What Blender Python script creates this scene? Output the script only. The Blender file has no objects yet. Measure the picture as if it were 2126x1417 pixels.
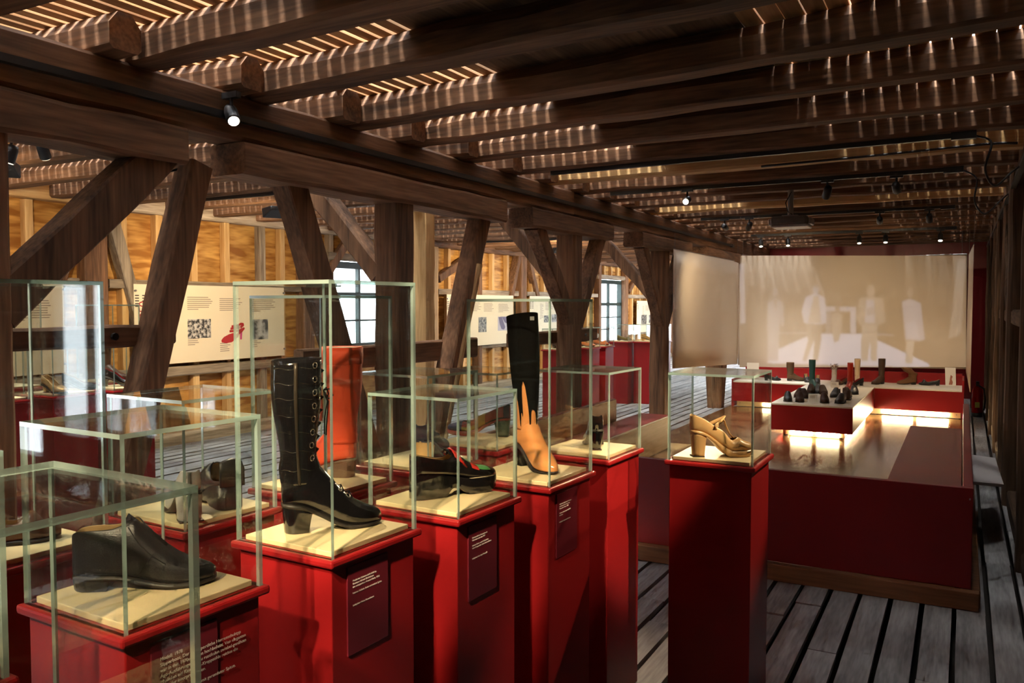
import bpy, bmesh, math, random
import numpy as np
from mathutils import Vector, Matrix, Quaternion
random.seed(7)
C = bpy.context.scene.collection
SC = bpy.context.scene
PI = math.pi
# ------------------------------------------------------------------ camera
PW, PH, FOC, VX, HY, EYE = 2126, 1417, 1720.0, 2000.0, 632.0, 1.65
pit = math.atan((PH / 2 - HY) / FOC)
yaw = math.atan((VX - PW / 2) / FOC * math.cos(pit))
FW = Vector((-math.sin(yaw) * math.cos(pit), math.cos(yaw) * math.cos(pit), -math.sin(pit)))
RT = Vector((math.cos(yaw), math.sin(yaw), 0))
UP = RT.cross(FW)
cam = bpy.data.cameras.new('camera'); cam.sensor_width = 36; cam.lens = FOC / PW * 36
cam.clip_start = 0.03; cam.clip_end = 200
co = bpy.data.objects.new('camera', cam); C.objects.link(co)
M = Matrix((RT, UP, -FW)).transposed().to_4x4(); M.translation = (0, 0, EYE)
co.matrix_world = M; SC.camera = co
# ------------------------------------------------------------------ sky, exposure
W = bpy.data.worlds.new('sky'); SC.world = W; W.use_nodes = True
bg = W.node_tree.nodes['Background']
bg.inputs[0].default_value = (0.86, 0.93, 1.0, 1); bg.inputs[1].default_value = 7.0
SUN = bpy.data.lights.new('hazy_sun', 'SUN'); SUN.energy = 11; SUN.angle = math.radians(9); SUN.color = (1.0, .95, .88)
so = bpy.data.objects.new('hazy_sun', SUN); C.objects.link(so); so.location = (0, 0, 6)
so.rotation_mode = 'QUATERNION'; so.rotation_quaternion = Vector((.10, .20, -.97)).to_track_quat('-Z', 'Y')
SC.view_settings.view_transform = 'Standard'; SC.view_settings.look = 'None'
SC.view_settings.gamma = 1; SC.view_settings.use_curve_mapping = False
SC.view_settings.exposure = 0.5
cy = SC.cycles
cy.max_bounces = 4; cy.diffuse_bounces = 3; cy.glossy_bounces = 2; cy.transmission_bounces = 2
cy.transparent_max_bounces = 48; cy.use_denoising = True; cy.sample_clamp_indirect = 6
cy.use_adaptive_sampling = True; cy.adaptive_threshold = .1; cy.adaptive_min_samples = 12
cy.caustics_reflective = False; cy.caustics_refractive = False
LAMP = 1.0            # one dial for all the halogen spots
WARM = (1.0, 0.76, 0.46)

def ray(x, y): return FW + RT * ((x - PW / 2) / FOC) - UP * ((y - PH / 2) / FOC)
def at(x, y, z):                       # photo point -> place on the level z
    d = ray(x, y); t = (z - EYE) / d.z; return Vector((d.x * t, d.y * t, z))
def atY(x, y, Y):                      # photo point -> place on the upright plane Y
    d = ray(x, y); t = Y / d.y; return Vector((d.x * t, Y, EYE + d.z * t))

# ------------------------------------------------------------------ materials
MATS = {}
def mat(name, col, rough=0.5, metal=0, coat=0, emit=None, estr=0, spec=0.5, var=0, bump=0, bscale=200, sheen=0, alpha=1):
    if name in MATS: return MATS[name]
    m = bpy.data.materials.new(name); m.use_nodes = True; nt = m.node_tree; b = nt.nodes['Principled BSDF']
    b.inputs['Base Color'].default_value = (*col, 1); b.inputs['Roughness'].default_value = rough
    b.inputs['Metallic'].default_value = metal; b.inputs['Coat Weight'].default_value = coat
    b.inputs['Coat Roughness'].default_value = 0.06; b.inputs['Specular IOR Level'].default_value = spec
    if emit: b.inputs['Emission Color'].default_value = (*emit, 1); b.inputs['Emission Strength'].default_value = estr
    if var or bump:
        tc = nt.nodes.new('ShaderNodeTexCoord'); n = nt.nodes.new('ShaderNodeTexNoise')
        n.inputs['Scale'].default_value = bscale; n.inputs['Detail'].default_value = 3
        nt.links.new(tc.outputs['Object'], n.inputs['Vector'])
        if var:
            n2 = nt.nodes.new('ShaderNodeTexNoise'); n2.inputs['Scale'].default_value = 4
            nt.links.new(tc.outputs['Object'], n2.inputs['Vector'])
            r = nt.nodes.new('ShaderNodeValToRGB')
            r.color_ramp.elements[0].position = .3; r.color_ramp.elements[1].position = .7
            r.color_ramp.elements[0].color = (*[c * (1 - var) for c in col], 1)
            r.color_ramp.elements[1].color = (*[min(1, c * (1 + var)) for c in col], 1)
            nt.links.new(n2.outputs['Fac'], r.inputs[0]); nt.links.new(r.outputs[0], b.inputs['Base Color'])
        if bump:
            bp = nt.nodes.new('ShaderNodeBump'); bp.inputs['Strength'].default_value = bump; bp.inputs['Distance'].default_value = .003
            nt.links.new(n.outputs['Fac'], bp.inputs['Height']); nt.links.new(bp.outputs[0], b.inputs['Normal'])
    if emit and estr < 20: m.cycles.emission_sampling = 'NONE'
    MATS[name] = m; return m

def wood(name, dark, light, axis=2, rough=0.7, grain=9, stretch=14, bump=.35, rnd=.25, contrast=(.35, .68), fine=1.0):
    if name in MATS: return MATS[name]
    m = bpy.data.materials.new(name); m.use_nodes = True; nt = m.node_tree; N = nt.nodes; L = nt.links
    b = N['Principled BSDF']; b.inputs['Roughness'].default_value = rough; b.inputs['Specular IOR Level'].default_value = .3
    tc = N.new('ShaderNodeTexCoord'); oi = N.new('ShaderNodeObjectInfo')
    ad = N.new('ShaderNodeVectorMath'); ad.operation = 'ADD'
    sc = N.new('ShaderNodeVectorMath'); sc.operation = 'SCALE'; sc.inputs['Scale'].default_value = 37
    cb = N.new('ShaderNodeCombineXYZ')
    for i in range(3): L.new(oi.outputs['Random'], cb.inputs[i])
    L.new(cb.outputs[0], sc.inputs[0]); L.new(tc.outputs['Object'], ad.inputs[0]); L.new(sc.outputs[0], ad.inputs[1])
    mp = N.new('ShaderNodeMapping'); s = [grain] * 3; s[axis] = grain / stretch; mp.inputs['Scale'].default_value = s
    L.new(ad.outputs[0], mp.inputs[0])
    n1 = N.new('ShaderNodeTexNoise'); n1.inputs['Scale'].default_value = 1; n1.inputs['Detail'].default_value = 3; n1.inputs['Distortion'].default_value = .6
    n2 = N.new('ShaderNodeTexNoise'); n2.inputs['Scale'].default_value = 6 * fine; n2.inputs['Detail'].default_value = 1.5
    L.new(mp.outputs[0], n1.inputs['Vector']); L.new(mp.outputs[0], n2.inputs['Vector'])
    mx = N.new('ShaderNodeMath'); mx.operation = 'MULTIPLY_ADD'; mx.inputs[1].default_value = .4
    mm = N.new('ShaderNodeMath'); mm.operation = 'MULTIPLY'; mm.inputs[1].default_value = .6
    L.new(n1.outputs['Fac'], mm.inputs[0]); L.new(n2.outputs['Fac'], mx.inputs[0]); L.new(mm.outputs[0], mx.inputs[2])
    r = N.new('ShaderNodeValToRGB'); e = r.color_ramp.elements
    e[0].position, e[1].position = contrast; e[0].color = (*dark, 1); e[1].color = (*light, 1)
    L.new(mx.outputs[0], r.inputs[0])
    hs = N.new('ShaderNodeHueSaturation'); mr = N.new('ShaderNodeMapRange')
    mr.inputs[3].default_value = 1 - rnd; mr.inputs[4].default_value = 1 + rnd
    L.new(oi.outputs['Random'], mr.inputs[0]); L.new(mr.outputs[0], hs.inputs['Value']); L.new(r.outputs[0], hs.inputs['Color'])
    L.new(hs.outputs[0], b.inputs['Base Color'])
    if bump:
        bp = N.new('ShaderNodeBump'); bp.inputs['Strength'].default_value = bump; bp.inputs['Distance'].default_value = .01
        L.new(mx.outputs[0], bp.inputs['Height']); L.new(bp.outputs[0], b.inputs['Normal'])
    MATS[name] = m; return m

def glassmat(name, tint, edge=False):
    m = bpy.data.materials.new(name); m.use_nodes = True; nt = m.node_tree; N = nt.nodes; L = nt.links
    out = N['Material Output']; N.remove(N['Principled BSDF'])
    tr = N.new('ShaderNodeBsdfTransparent'); gl = N.new('ShaderNodeBsdfGlossy'); mx = N.new('ShaderNodeMixShader')
    tr.inputs[0].default_value = (*tint, 1); gl.inputs['Roughness'].default_value = .02 if not edge else .12
    if edge:
        df = N.new('ShaderNodeBsdfDiffuse'); df.inputs[0].default_value = (0.66, .88, .83, 1)
        m1 = N.new('ShaderNodeMixShader'); m1.inputs[0].default_value = .5
        L.new(tr.outputs[0], m1.inputs[1]); L.new(df.outputs[0], m1.inputs[2])
        mx.inputs[0].default_value = .38
        L.new(m1.outputs[0], mx.inputs[1])
    else:
        fr = N.new('ShaderNodeFresnel'); ge = N.new('ShaderNodeNewGeometry'); mr = N.new('ShaderNodeMapRange')
        mr.inputs[3].default_value = 1.5; mr.inputs[4].default_value = 1 / 1.5       # same reflectance entering and leaving the pane
        L.new(ge.outputs['Backfacing'], mr.inputs[0]); L.new(mr.outputs[0], fr.inputs[0])
        L.new(fr.outputs[0], mx.inputs[0]); L.new(tr.outputs[0], mx.inputs[1])
    L.new(gl.outputs[0], mx.inputs[2]); L.new(mx.outputs[0], out.inputs[0])
    return m
GLASS = glassmat('case_glass', (.985, .995, .99)); GEDGE = glassmat('case_glass_edge', (.72, .92, .87), True)
WGLASS = glassmat('window_glass', (.97, .98, .98))

OLD = [wood('old_timber_%s' % 'xyz'[i], (.07, .036, .019), (.28, .145, .075), i, rough=.72) for i in range(3)]
GREYW = [wood('weathered_timber_%s' % 'xyz'[i], (.16, .12, .085), (.50, .41, .30), i, rough=.85, bump=.6) for i in range(3)]
PINE = [wood('new_pine_%s' % 'xyz'[i], (.50, .29, .11), (.74, .50, .23), i, rough=.6, bump=.1, rnd=.12) for i in range(3)]
PLY = wood('plywood', (.30, .125, .025), (.70, .40, .12), 1, rough=.55, grain=7, stretch=6, bump=.08, rnd=.12, contrast=(.4, .62), fine=.6)
LATH = wood('roof_lath', (.34, .17, .065), (.62, .36, .16), 1, rough=.7, bump=.1)
BOARD = wood('ceiling_board', (.08, .045, .024), (.24, .14, .075), 1, rough=.75)
PLANK = wood('floor_plank', (.18, .18, .185), (.38, .38, .39), 1, rough=.7, grain=12, stretch=10, bump=.3, rnd=.22)
PLANKB = mat('underfloor', (.02, .016, .012), .9)
DARKW = [wood('dark_wall_timber_%s' % 'xyz'[i], (.06, .036, .022), (.23, .14, .085), i, rough=.8) for i in range(3)]
RED = mat('red_lacquer', (.27, .009, .011), .33, spec=.4, bump=.02, bscale=60)
REDD = mat('dark_red_lacquer', (.20, .010, .012), .35, spec=.4)
REDBROWN = mat('red_bench_seat', (.20, .028, .02), .4)
MAROON = mat('label_maroon', (.13, .012, .022), .3)
CREAM = mat('cream_board', (.80, .65, .38), .5)
SHELFTOP = mat('pale_shelf_top', (.78, .74, .64), .45)
TAN = wood('tan_plywood', (.60, .36, .13), (.78, .52, .23), 1, rough=.45, bump=.05, rnd=.05)
PLINTH = wood('plinth_wood', (.12, .05, .022), (.27, .12, .05), 0, rough=.5, bump=.1, rnd=.05)
SHINY = wood('oiled_floor', (.10, .052, .022), (.24, .13, .06), 0, rough=.16, bump=.04, rnd=.02, grain=5)
BLACKM = mat('black_metal', (.012, .012, .013), .4)
GREYM = mat('grey_metal', (.35, .35, .36), .35, metal=.8)
WHITEM = mat('white_plastic', (.75, .75, .75), .4)
SCREEN = mat('screen_fabric', (.70, .60, .48), .9)
PANELC = mat('info_panel_board', (.80, .70, .50), .55)
TEXT = mat('print_black', (.03, .02, .02), .6); TEXTR = mat('print_red', (.35, .02, .02), .6)
TEXTG = mat('print_grey', (.28, .22, .17), .6); WHITEP = mat('print_white', (.62, .52, .52), .6)
GREENF = mat('window_frame_green', (.012, .03, .026), .45)

# ------------------------------------------------------------------ mesh helpers
class MB:
    def __init__(s): s.v = []; s.f = []; s.m = []
    def add(s, vs, fs, mi=0):
        o = len(s.v); s.v += [tuple(v) for v in vs]; s.f += [tuple(i + o for i in f) for f in fs]
        s.m += (mi if isinstance(mi, list) else [mi] * len(fs)); return s
    def box(s, x0, x1, y0, y1, z0, z1, mi=0):
        vs = [(x, y, z) for z in (z0, z1) for y in (y0, y1) for x in (x0, x1)]
        return s.add(vs, [(0, 2, 3, 1), (4, 5, 7, 6), (0, 1, 5, 4), (2, 6, 7, 3), (0, 4, 6, 2), (1, 3, 7, 5)], mi)
    def pane(s, x0, x1, y0, y1, z0, z1):      # box whose broad faces are glass (0) and whose rims are edge (1)
        d = [z1 - z0, y1 - y0, x1 - x0]; k = d.index(min(d)); mi = [1] * 6; mi[2 * k] = mi[2 * k + 1] = 0
        return s.box(x0, x1, y0, y1, z0, z1, mi)
    def hewn(s, p0, p1, w, h, cham=.02, segs=8, jit=.006, up=(0, 0, 1), mi=0, bow=0, ctop=None):
        p0, p1 = Vector(p0), Vector(p1); d = (p1 - p0).normalized(); u = Vector(up)
        if abs(d.dot(u)) > .95: u = Vector((0, 1, 0))
        r = d.cross(u).normalized(); u = r.cross(d).normalized()
        rings = []
        for i in range(segs + 1):
            t = i / segs; c = p0.lerp(p1, t) + u * bow * math.sin(PI * t)
            ww = w / 2 + random.uniform(-jit, jit); hh = h / 2 + random.uniform(-jit, jit); k = cham * random.uniform(.7, 1.3); kt = (ctop or cham) * random.uniform(.8, 1.2)
            c = c + r * random.uniform(-jit, jit) * .6
            pr = [(-ww, -hh + k), (-ww + k, -hh), (ww - k, -hh), (ww, -hh + k), (ww, hh - kt), (ww - kt * .8, hh), (-ww + kt * .8, hh), (-ww, hh - kt)]
            rings.append([c + r * a + u * b for a, b in pr])
        return s.loft(rings, closed=True, caps=True, mi=mi)
    def loft(s, rings, closed=True, caps=False, mi=0, matfn=None):
        n = len(rings[0]); vs = [p for r in rings for p in r]; fs = []; ms = []
        for i in range(len(rings) - 1):
            for j in range(n if closed else n - 1):
                k = (j + 1) % n
                fs.append((i * n + j, i * n + k, (i + 1) * n + k, (i + 1) * n + j))
                ms.append(matfn(i, j) if matfn else mi)
        if caps:
            fs.append(tuple(range(n - 1, -1, -1))); fs.append(tuple((len(rings) - 1) * n + j for j in range(n))); ms += [mi, mi]
        return s.add(vs, fs, ms)
    def tube(s, path, r, seg=8, mi=0, caps=True):
        path = [Vector(p) for p in path]; rings = []; pu = None
        for i, p in enumerate(path):
            d = (path[min(i + 1, len(path) - 1)] - path[max(i - 1, 0)]).normalized()
            if pu is None: u = d.orthogonal().normalized()
            else:
                u = pu - d * pu.dot(d); u = u.normalized() if u.length > 1e-6 else d.orthogonal().normalized()
            pu = u; w = d.cross(u); rr = r[i] if isinstance(r, (list, tuple)) else r
            rings.append([p + (u * math.cos(a) + w * math.sin(a)) * rr for a in [2 * PI * k / seg for k in range(seg)]])
        return s.loft(rings, True, caps, mi)
    def prism(s, poly, fn0, fn1, mi=0):       # 2D outline carried to two parallel planes by fn0/fn1
        a = [fn0(*p) for p in poly]; b = [fn1(*p) for p in poly]; n = len(poly)
        fs = [tuple(range(n)), tuple(range(2 * n - 1, n - 1, -1))] + [(i, i + n, (i + 1) % n + n, (i + 1) % n) for i in range(n)]
        return s.add(a + b, fs, mi)
    def build(s, name, mats, parent=None, smooth=False, local=False, bevel=0, solid=0, sub=0, lining=False, weld=False):
        me = bpy.data.meshes.new(name)
        off = Vector((0, 0, 0)) if (local or not parent) else world_loc(parent)
        me.from_pydata([tuple(Vector(v) - off) for v in s.v], [], s.f)
        for m in (mats if isinstance(mats, (list, tuple)) else [mats]): me.materials.append(m)
        for p, k in zip(me.polygons, s.m): p.material_index = k; p.use_smooth = smooth
        bm = bmesh.new(); bm.from_mesh(me)
        if weld: bmesh.ops.remove_doubles(bm, verts=bm.verts, dist=2e-4)
        bmesh.ops.recalc_face_normals(bm, faces=bm.faces); bm.to_mesh(me); bm.free()
        o = bpy.data.objects.new(name, me); C.objects.link(o)
        if parent: o.parent = parent
        if solid:
            q = o.modifiers.new('s', 'SOLIDIFY'); q.thickness = solid; q.offset = -1
            if lining: q.material_offset = lining; q.material_offset_rim = 0
        if bevel: q = o.modifiers.new('b', 'BEVEL'); q.width = bevel; q.segments = 2; q.limit_method = 'ANGLE'
        if sub: q = o.modifiers.new('u', 'SUBSURF'); q.levels = sub; q.render_levels = sub
        return o
def world_loc(o):
    p = Vector((0, 0, 0))
    while o: p = p + o.location; o = o.parent
    return p
def tag(o, label=None, cat=None, group=None, kind=None):
    if label: o['label'] = label
    if cat: o['category'] = cat
    if group: o['group'] = group
    if kind: o['kind'] = kind
    return o
def thing(name, label, cat, loc=(0, 0, 0), rz=0, group=None, kind=None):
    o = bpy.data.objects.new(name, None); C.objects.link(o); o.empty_display_size = .1
    o.location = loc; o.rotation_euler = (0, 0, rz)
    return tag(o, label, cat, group, kind)
def struct(name, loc=(0, 0, 0)):
    o = bpy.data.objects.new(name, None); C.objects.link(o); o.location = loc; o['kind'] = 'structure'; return o
def text(body, parent, size, m, X, xdir, ydir, name='lettering', align='LEFT', space=1.15):
    cu = bpy.data.curves.new(name, 'FONT'); cu.body = body; cu.size = size; cu.align_x = align; cu.space_line = space; cu.extrude = .0003
    cu.materials.append(m)
    o = bpy.data.objects.new(name, cu); C.objects.link(o)
    x = Vector(xdir).normalized(); y = Vector(ydir).normalized(); z = x.cross(y)
    R = Matrix((x, y, z)).transposed().to_4x4(); R.translation = Vector(X) - world_loc(parent)
    me = bpy.data.meshes.new_from_object(o); bpy.data.objects.remove(o)
    o = bpy.data.objects.new(name, me); C.objects.link(o)
    o.parent = parent; o.matrix_local = R
    return o

# ================================================================== SETTING
XL, XR, YF, YB, YE = -8.3, 0.46, -1.6, 16.5, 25.5
BX = -3.3                     # room-side face of the long beam
# ---- floor
fl = MB().box(XL - .3, XR + .3, YF, YE, -.22, -.16).build('floor', PLANKB); tag(fl, kind='structure')
def plank(x0, x1, y0, y1, z):
    m = MB(); n = max(2, int((y1 - y0) / .7)); rings = []; sk = random.uniform(-.004, .004)
    for i in range(n + 1):
        t = i / n; y = y0 + (y1 - y0) * t; a = x0 + random.uniform(-.004, .004) + sk * t; b = x1 + random.uniform(-.004, .004) + sk * t
        zz = z + random.uniform(-.002, .002)
        rings.append([(a, y, -.03), (b, y, -.03), (b, y, zz), (a, y, zz)])
    m.loft(rings, True, True); return m.build('floor_plank', PLANK, fl)
px = XR - .01
row = 0
while px > XL + .1:
    near = px > -2.6
    y = 2.2 if near else (-.5 if px > -5 else 1.5); y += random.uniform(-1.2, 0)
    yend = YB if px > BX else YE
    if -2.9 < px < -.02:   # planks that run under the viewing enclosure show only before and behind it
        pass
    while y < yend:
        ln = random.choice((1.6, 2.0, 2.6, 3.0)) if near else random.uniform(5.5, 7.5)
        plank(px - .131, px, y, min(y + ln - .006, yend), random.uniform(-.006, .004)); y += ln
    px -= .157; row += 1
# ---- ceiling: joists, laths, boards
ce = struct('ceiling')
JL = [0.3, .98, 1.62, 2.38, 3.1, 3.88, 4.55, 5.25, 5.93, 6.62, 7.32, 8.02, 8.72, 9.4, 10.1, 10.8, 11.5, 12.2, 12.9, 13.6, 14.3, 15.0, 15.7, 16.3]
SK = {2.38: -.05, 3.1: -.11, 3.88: -.10, 4.55: -.08, 5.25: -.06, 5.93: -.05}
for i, y in enumerate(JL):
    r = y + .175; k = SK.get(y, -.02)
    m = MB(); m.hewn((XL + .1, y, 2.815), (BX + .12, y, 2.815), .155, .17, cham=.02, segs=10, jit=.007, bow=random.uniform(-.015, .008), ctop=.05)
    m.build('joist', OLD[0], ce)
    w = random.uniform(.15, .17) if y < 9 else .13
    m = MB(); m.hewn((BX - .32, r - k * .3, 2.815), (XR - .1, r + k * 3.2, 2.815), w, .17, cham=.018, segs=10, jit=.007, bow=random.uniform(-.01, .008), ctop=.06 if y < 8 else .02)
    m.build('joist', OLD[0] if not (y in (6.62, 9.4)) else PINE[0], ce)
for y in [17.1 + .75 * i for i in range(11)]:
    MB().hewn((XL + .1, y, 2.815), (BX + .12, y, 2.815), .155, .17, cham=.03, segs=6).build('joist', OLD[0], ce)
P = .0921
def slat(x, w, y0, y1, z0=2.908, t=.024, m=LATH):
    rings = []; n = 3
    for i in range(n + 1):
        y = y0 + (y1 - y0) * i / n; j = random.uniform(-.003, .003) if m is LATH else 0
        rings.append([(x + j, y, z0), (x + w + j, y, z0), (x + w + j, y, z0 + t), (x + j, y, z0 + t)])
    MB().loft(rings, True, True).build('lath' if m is LATH else 'ceiling_board', m, ce)
x = -2.25 - P
while x > XL:
    w = P - random.uniform(.019, .028); cut = random.uniform(7, 10)
    slat(x, w, YF, cut); slat(x, w, cut + .004, YB if x > BX else YE); x -= P
x = -.9
while x < XR + .1:
    w = P - random.uniform(.003, .009); slat(x, w, YF, 8.5); slat(x, w, 8.504, YB); x += P
x = -2.25
while x < -.92:
    slat(x, .1499, YF, 5.2, t=.03, m=BOARD); slat(x, .1499, 5.2003, YB, t=.03, m=BOARD); x += .15
# ---- left wall (timber frame with plywood infill)
wl = struct('wall_left', (XL, 0, 0))
def wbox(name, m, x0, x1, y0, y1, z0, z1, ch=.008):
    mb = MB(); cx, cyy, cz = (x0 + x1) / 2, (y0 + y1) / 2, (z0 + z1) / 2
    d = (x1 - x0, y1 - y0, z1 - z0); a = d.index(max(d))
    if a == 2: mb.hewn((cx, cyy, z0), (cx, cyy, z1), d[0], d[1], cham=ch, segs=5, jit=.004, up=(0, 1, 0))
    elif a == 1: mb.hewn((cx, y0, cz), (cx, y1, cz), d[0], d[2], cham=ch, segs=6, jit=.005)
    return mb.build(name, m, wl)
WIN = [(9.55, 10.95, .98, 2.3), (19.75, 21.55, .62, 2.3)]
bays = [1.0, 1.6, 2.2, 2.8, 3.4, 4.0, 4.5, 5.0, 5.68, 6.06, 6.52, 7.02, 7.53, 8.13, 8.5, 8.95, 9.5, 11.0, 11.5, 12.1, 12.7, 13.2, 13.7, 14.3, 14.9, 15.5, 16.0, 16.6, 17.2, 17.8, 18.4, 19.0, 19.7, 21.6, 22.2, 22.8, 23.4, 24.0, 24.6, 25.4]
XP = XL                      # inner plywood face
for a, b in zip(bays[:-1], bays[1:]):
    if (a, b) in ((9.5, 11.0), (19.7, 21.6)):
        wz = WIN[0] if a < 12 else WIN[1]
        MB().box(XP - .03, XP, a, b, -.2, wz[2] - .02).build('plywood_panel', PLY, wl)
        MB().box(XP - .03, XP, a, b, wz[3] + .02, 2.95).build('plywood_panel', PLY, wl)
    else:
        MB().box(XP - .03, XP, a, b, -.2, .86).build('plywood_panel', PLY, wl)
        MB().box(XP - .03, XP, a, b, .86, 2.95).build('plywood_panel', PLY, wl)
MB().box(XP - .06, XP - .032, YF, bays[0], -.2, 3).build('plywood_panel', PLY, wl)
DARKPOST = {5.68: (.27, OLD), 8.95: (.22, OLD), 9.5: (.1, GREYW), 11.0: (.1, GREYW), 12.1: (.32, PINE), 13.7: (.14, OLD), 15.5: (.26, OLD), 19.7: (.14, OLD), 21.6: (.2, OLD), 8.13: (.11, GREYW), 18.4: (.18, OLD), 3.4: (.2, OLD)}
for y in bays[1:-1]:
    w, mm = DARKPOST.get(y, (.085, PINE))
    d = .1 if w < .12 else .16
    if w < .12: wbox('stud', mm[2], XP, XP + .1, y - w / 2, y + w / 2, .13, 2.7)
    else: wbox('wall_post', mm[2], XP, XP + d, y - w / 2, y + w / 2, .12, 2.9 if mm is not PINE else 2.72, ch=.015)
wbox('wall_plate', PINE[1], XP, XP + .17, 2.0, 6.0, 2.71, 2.89)
wbox('wall_plate', GREYW[1], XP, XP + .18, 6.0, 12.0, 2.68, 2.85, ch=.02)
wbox('wall_plate', OLD[1], XP, XP + .18, 12.0, YE, 2.66, 2.85, ch=.02)
wbox('sill_beam', GREYW[1], XP, XP + .2, YF, 12, -.03, .13, ch=.03); wbox('sill_beam', GREYW[1], XP, XP + .2, 12, YE, -.03, .13, ch=.03)
for a, b in ((1.0, 5.5), (5.85, 8.85), (11.1, 11.9), (12.3, 15.3), (15.7, 19.6), (21.7, 25.4)):
    wbox('wall_rail', GREYW[1], XP + .02, XP + .13, a, b, 1.83, 1.93, ch=.012)
    wbox('wall_rail', GREYW[1], XP + .02, XP + .15, a, b, .80, .92, ch=.015)
for a, b in ((9.5, 11.0), (19.7, 21.6)):
    z = 2.36
    wbox('lintel', GREYW[1], XP, XP + .14, a - .1, b + .1, z - .05, z + .06, ch=.015)
    for q in (.25, .5, .75): wbox('stud', PINE[2], XP, XP + .08, a + (b - a) * q - .035, a + (b - a) * q + .035, z + .06, 2.69)
def wbrace(p0, p1, m, w=.14):
    MB().hewn((XP + .1, *p0), (XP + .1, *p1), .13, w, cham=.015, up=(1, 0, 0), segs=5).build('wall_brace', m[2], wl)
wbrace((5.86, 2.70), (6.35, .95), GREYW, .15); wbrace((5.5, 2.70), (5.0, .95), OLD, .14)
wbrace((9.35, 2.05), (9.9, 2.68), OLD, .1); wbrace((12.3, 2.1), (13.6, 2.66), OLD, .12); wbrace((15.3, 2.66), (14.6, 1.0), OLD, .16)
wbrace((6.4, .8), (6.15, .13), GREYW, .12); wbrace((15.75, 2.66), (16.5, 1.2), OLD, .14); wbrace((21.8, 2.0), (22.8, 2.66), OLD, .12)
# windows
for n, (y0, y1, z0, z1) in enumerate(WIN, 1):
    w = struct('window_%d' % n, (XL, (y0 + y1) / 2, z0))
    fr = MB(); t = .07
    for a, b, c_, d in ((y0, y0 + t, z0, z1), (y1 - t, y1, z0, z1), (y0, y1, z0, z0 + t), (y0, y1, z1 - .1, z1)):
        fr.box(XL - .1, XL + .03, a, b, c_, d)
    fr.build('window_frame', GREENF, w)
    zt = z0 + (z1 - z0) * .62; ym = (y0 + y1) / 2
    MB().box(XL - .07, XL + .02, y0 + t, y1 - t, zt - .04, zt + .04).build('transom', GREENF, w)
    MB().box(XL - .06, XL + .01, ym - .022, ym + .022, z0 + t, z1 - .1).build('mullion', GREENF, w)
    zs = [z0 + t, z0 + t + (zt - .04 - z0 - t) * .5, zt - .04, zt + .04, z1 - .1]
    if n == 2: zs = [z0 + t, z0 + t + (zt - .04 - z0 - t) / 3, z0 + t + (zt - .04 - z0 - t) * 2 / 3, zt - .04, zt + .04, z1 - .1]
    for z in zs[1:-3]: MB().box(XL - .055, XL + .005, y0 + t, y1 - t, z - .014, z + .014).build('muntin', GREENF, w)
    for a, b in zip(zs[:-1], zs[1:]):
        if b - a < .1: continue
        for c_, d in ((y0 + t, ym - .022), (ym + .022, y1 - t)):
            MB().pane(XL - .032, XL - .027, c_, d, a, b).build('pane', [WGLASS, WGLASS], w)
    MB().box(XL - .12, XL + .1, y0 - .05, y1 + .05, z0 - .05, z0).build('window_sill', GREYW[1], w)
# greenery outside the windows
for n, (y, z, lab) in enumerate(((11.6, .6, 'leafy green bush outside the left window'), (21.2, .3, 'leafy green bush outside the far small window'))):
    m = MB(); 
    for k in range(260):
        th, u = random.uniform(0, 2 * PI), random.uniform(-1, 1); r = random.uniform(.75, 1.0)
        c0 = Vector((XL - 2.6 + r * .8 * math.cos(th) * math.sqrt(1 - u * u), y + 1.2 * r * math.sin(th) * math.sqrt(1 - u * u), z + r * .75 * u))
        d = Vector((random.uniform(-1, 1), random.uniform(-1, 1), random.uniform(-1, 1))).normalized() * .14; e = d.orthogonal() * .5
        m.add([c0 - d, c0 + e, c0 + d, c0 - e], [(0, 1, 2, 3)])
    b = thing('bush', lab, 'bush', (XL - 2.6, y, -.2)); m.build('foliage', mat('leaf_green', (.09, .2, .05), .6), b)
    MB().tube([(XL - 2.6, y, -.2), (XL - 2.58, y, z)], .05).build('stem', OLD[2], b)
# ---- right wall
wr = struct('wall_right', (XR, 0, 0))
for k in range(30):
    y = YF + k * .62; MB().box(XR + .02, XR + .06, y, y + .62, -.25, 3.0).build('wall_board', DARKW[2], wr)
for y, wdt in ((1.2, .2), (4.0, .2), (6.0, .16), (7.95, .24), (9.2, .14), (10.75, .24), (12.2, .16), (13.6, .2), (15.2, .2)):
    MB().hewn((XR - .07, y, -.03), (XR - .07, y, 2.75), .15, wdt, cham=.02, up=(0, 1, 0)).build('wall_post', DARKW[2], wr)
for z, t in ((.06, .14), (1.55, .12), (2.72, .2)):
    MB().hewn((XR - .06, YF, z), (XR - .06, YB, z), .11, t, cham=.015, segs=14).build('wall_rail', DARKW[1], wr)
for y in (8.1, 10.9): MB().hewn((XR - .07, y, 1.0), (XR - .07, y + 1.0, 2.62), .1, .13, cham=.015, up=(1, 0, 0)).build('wall_brace', DARKW[2], wr)
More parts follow.
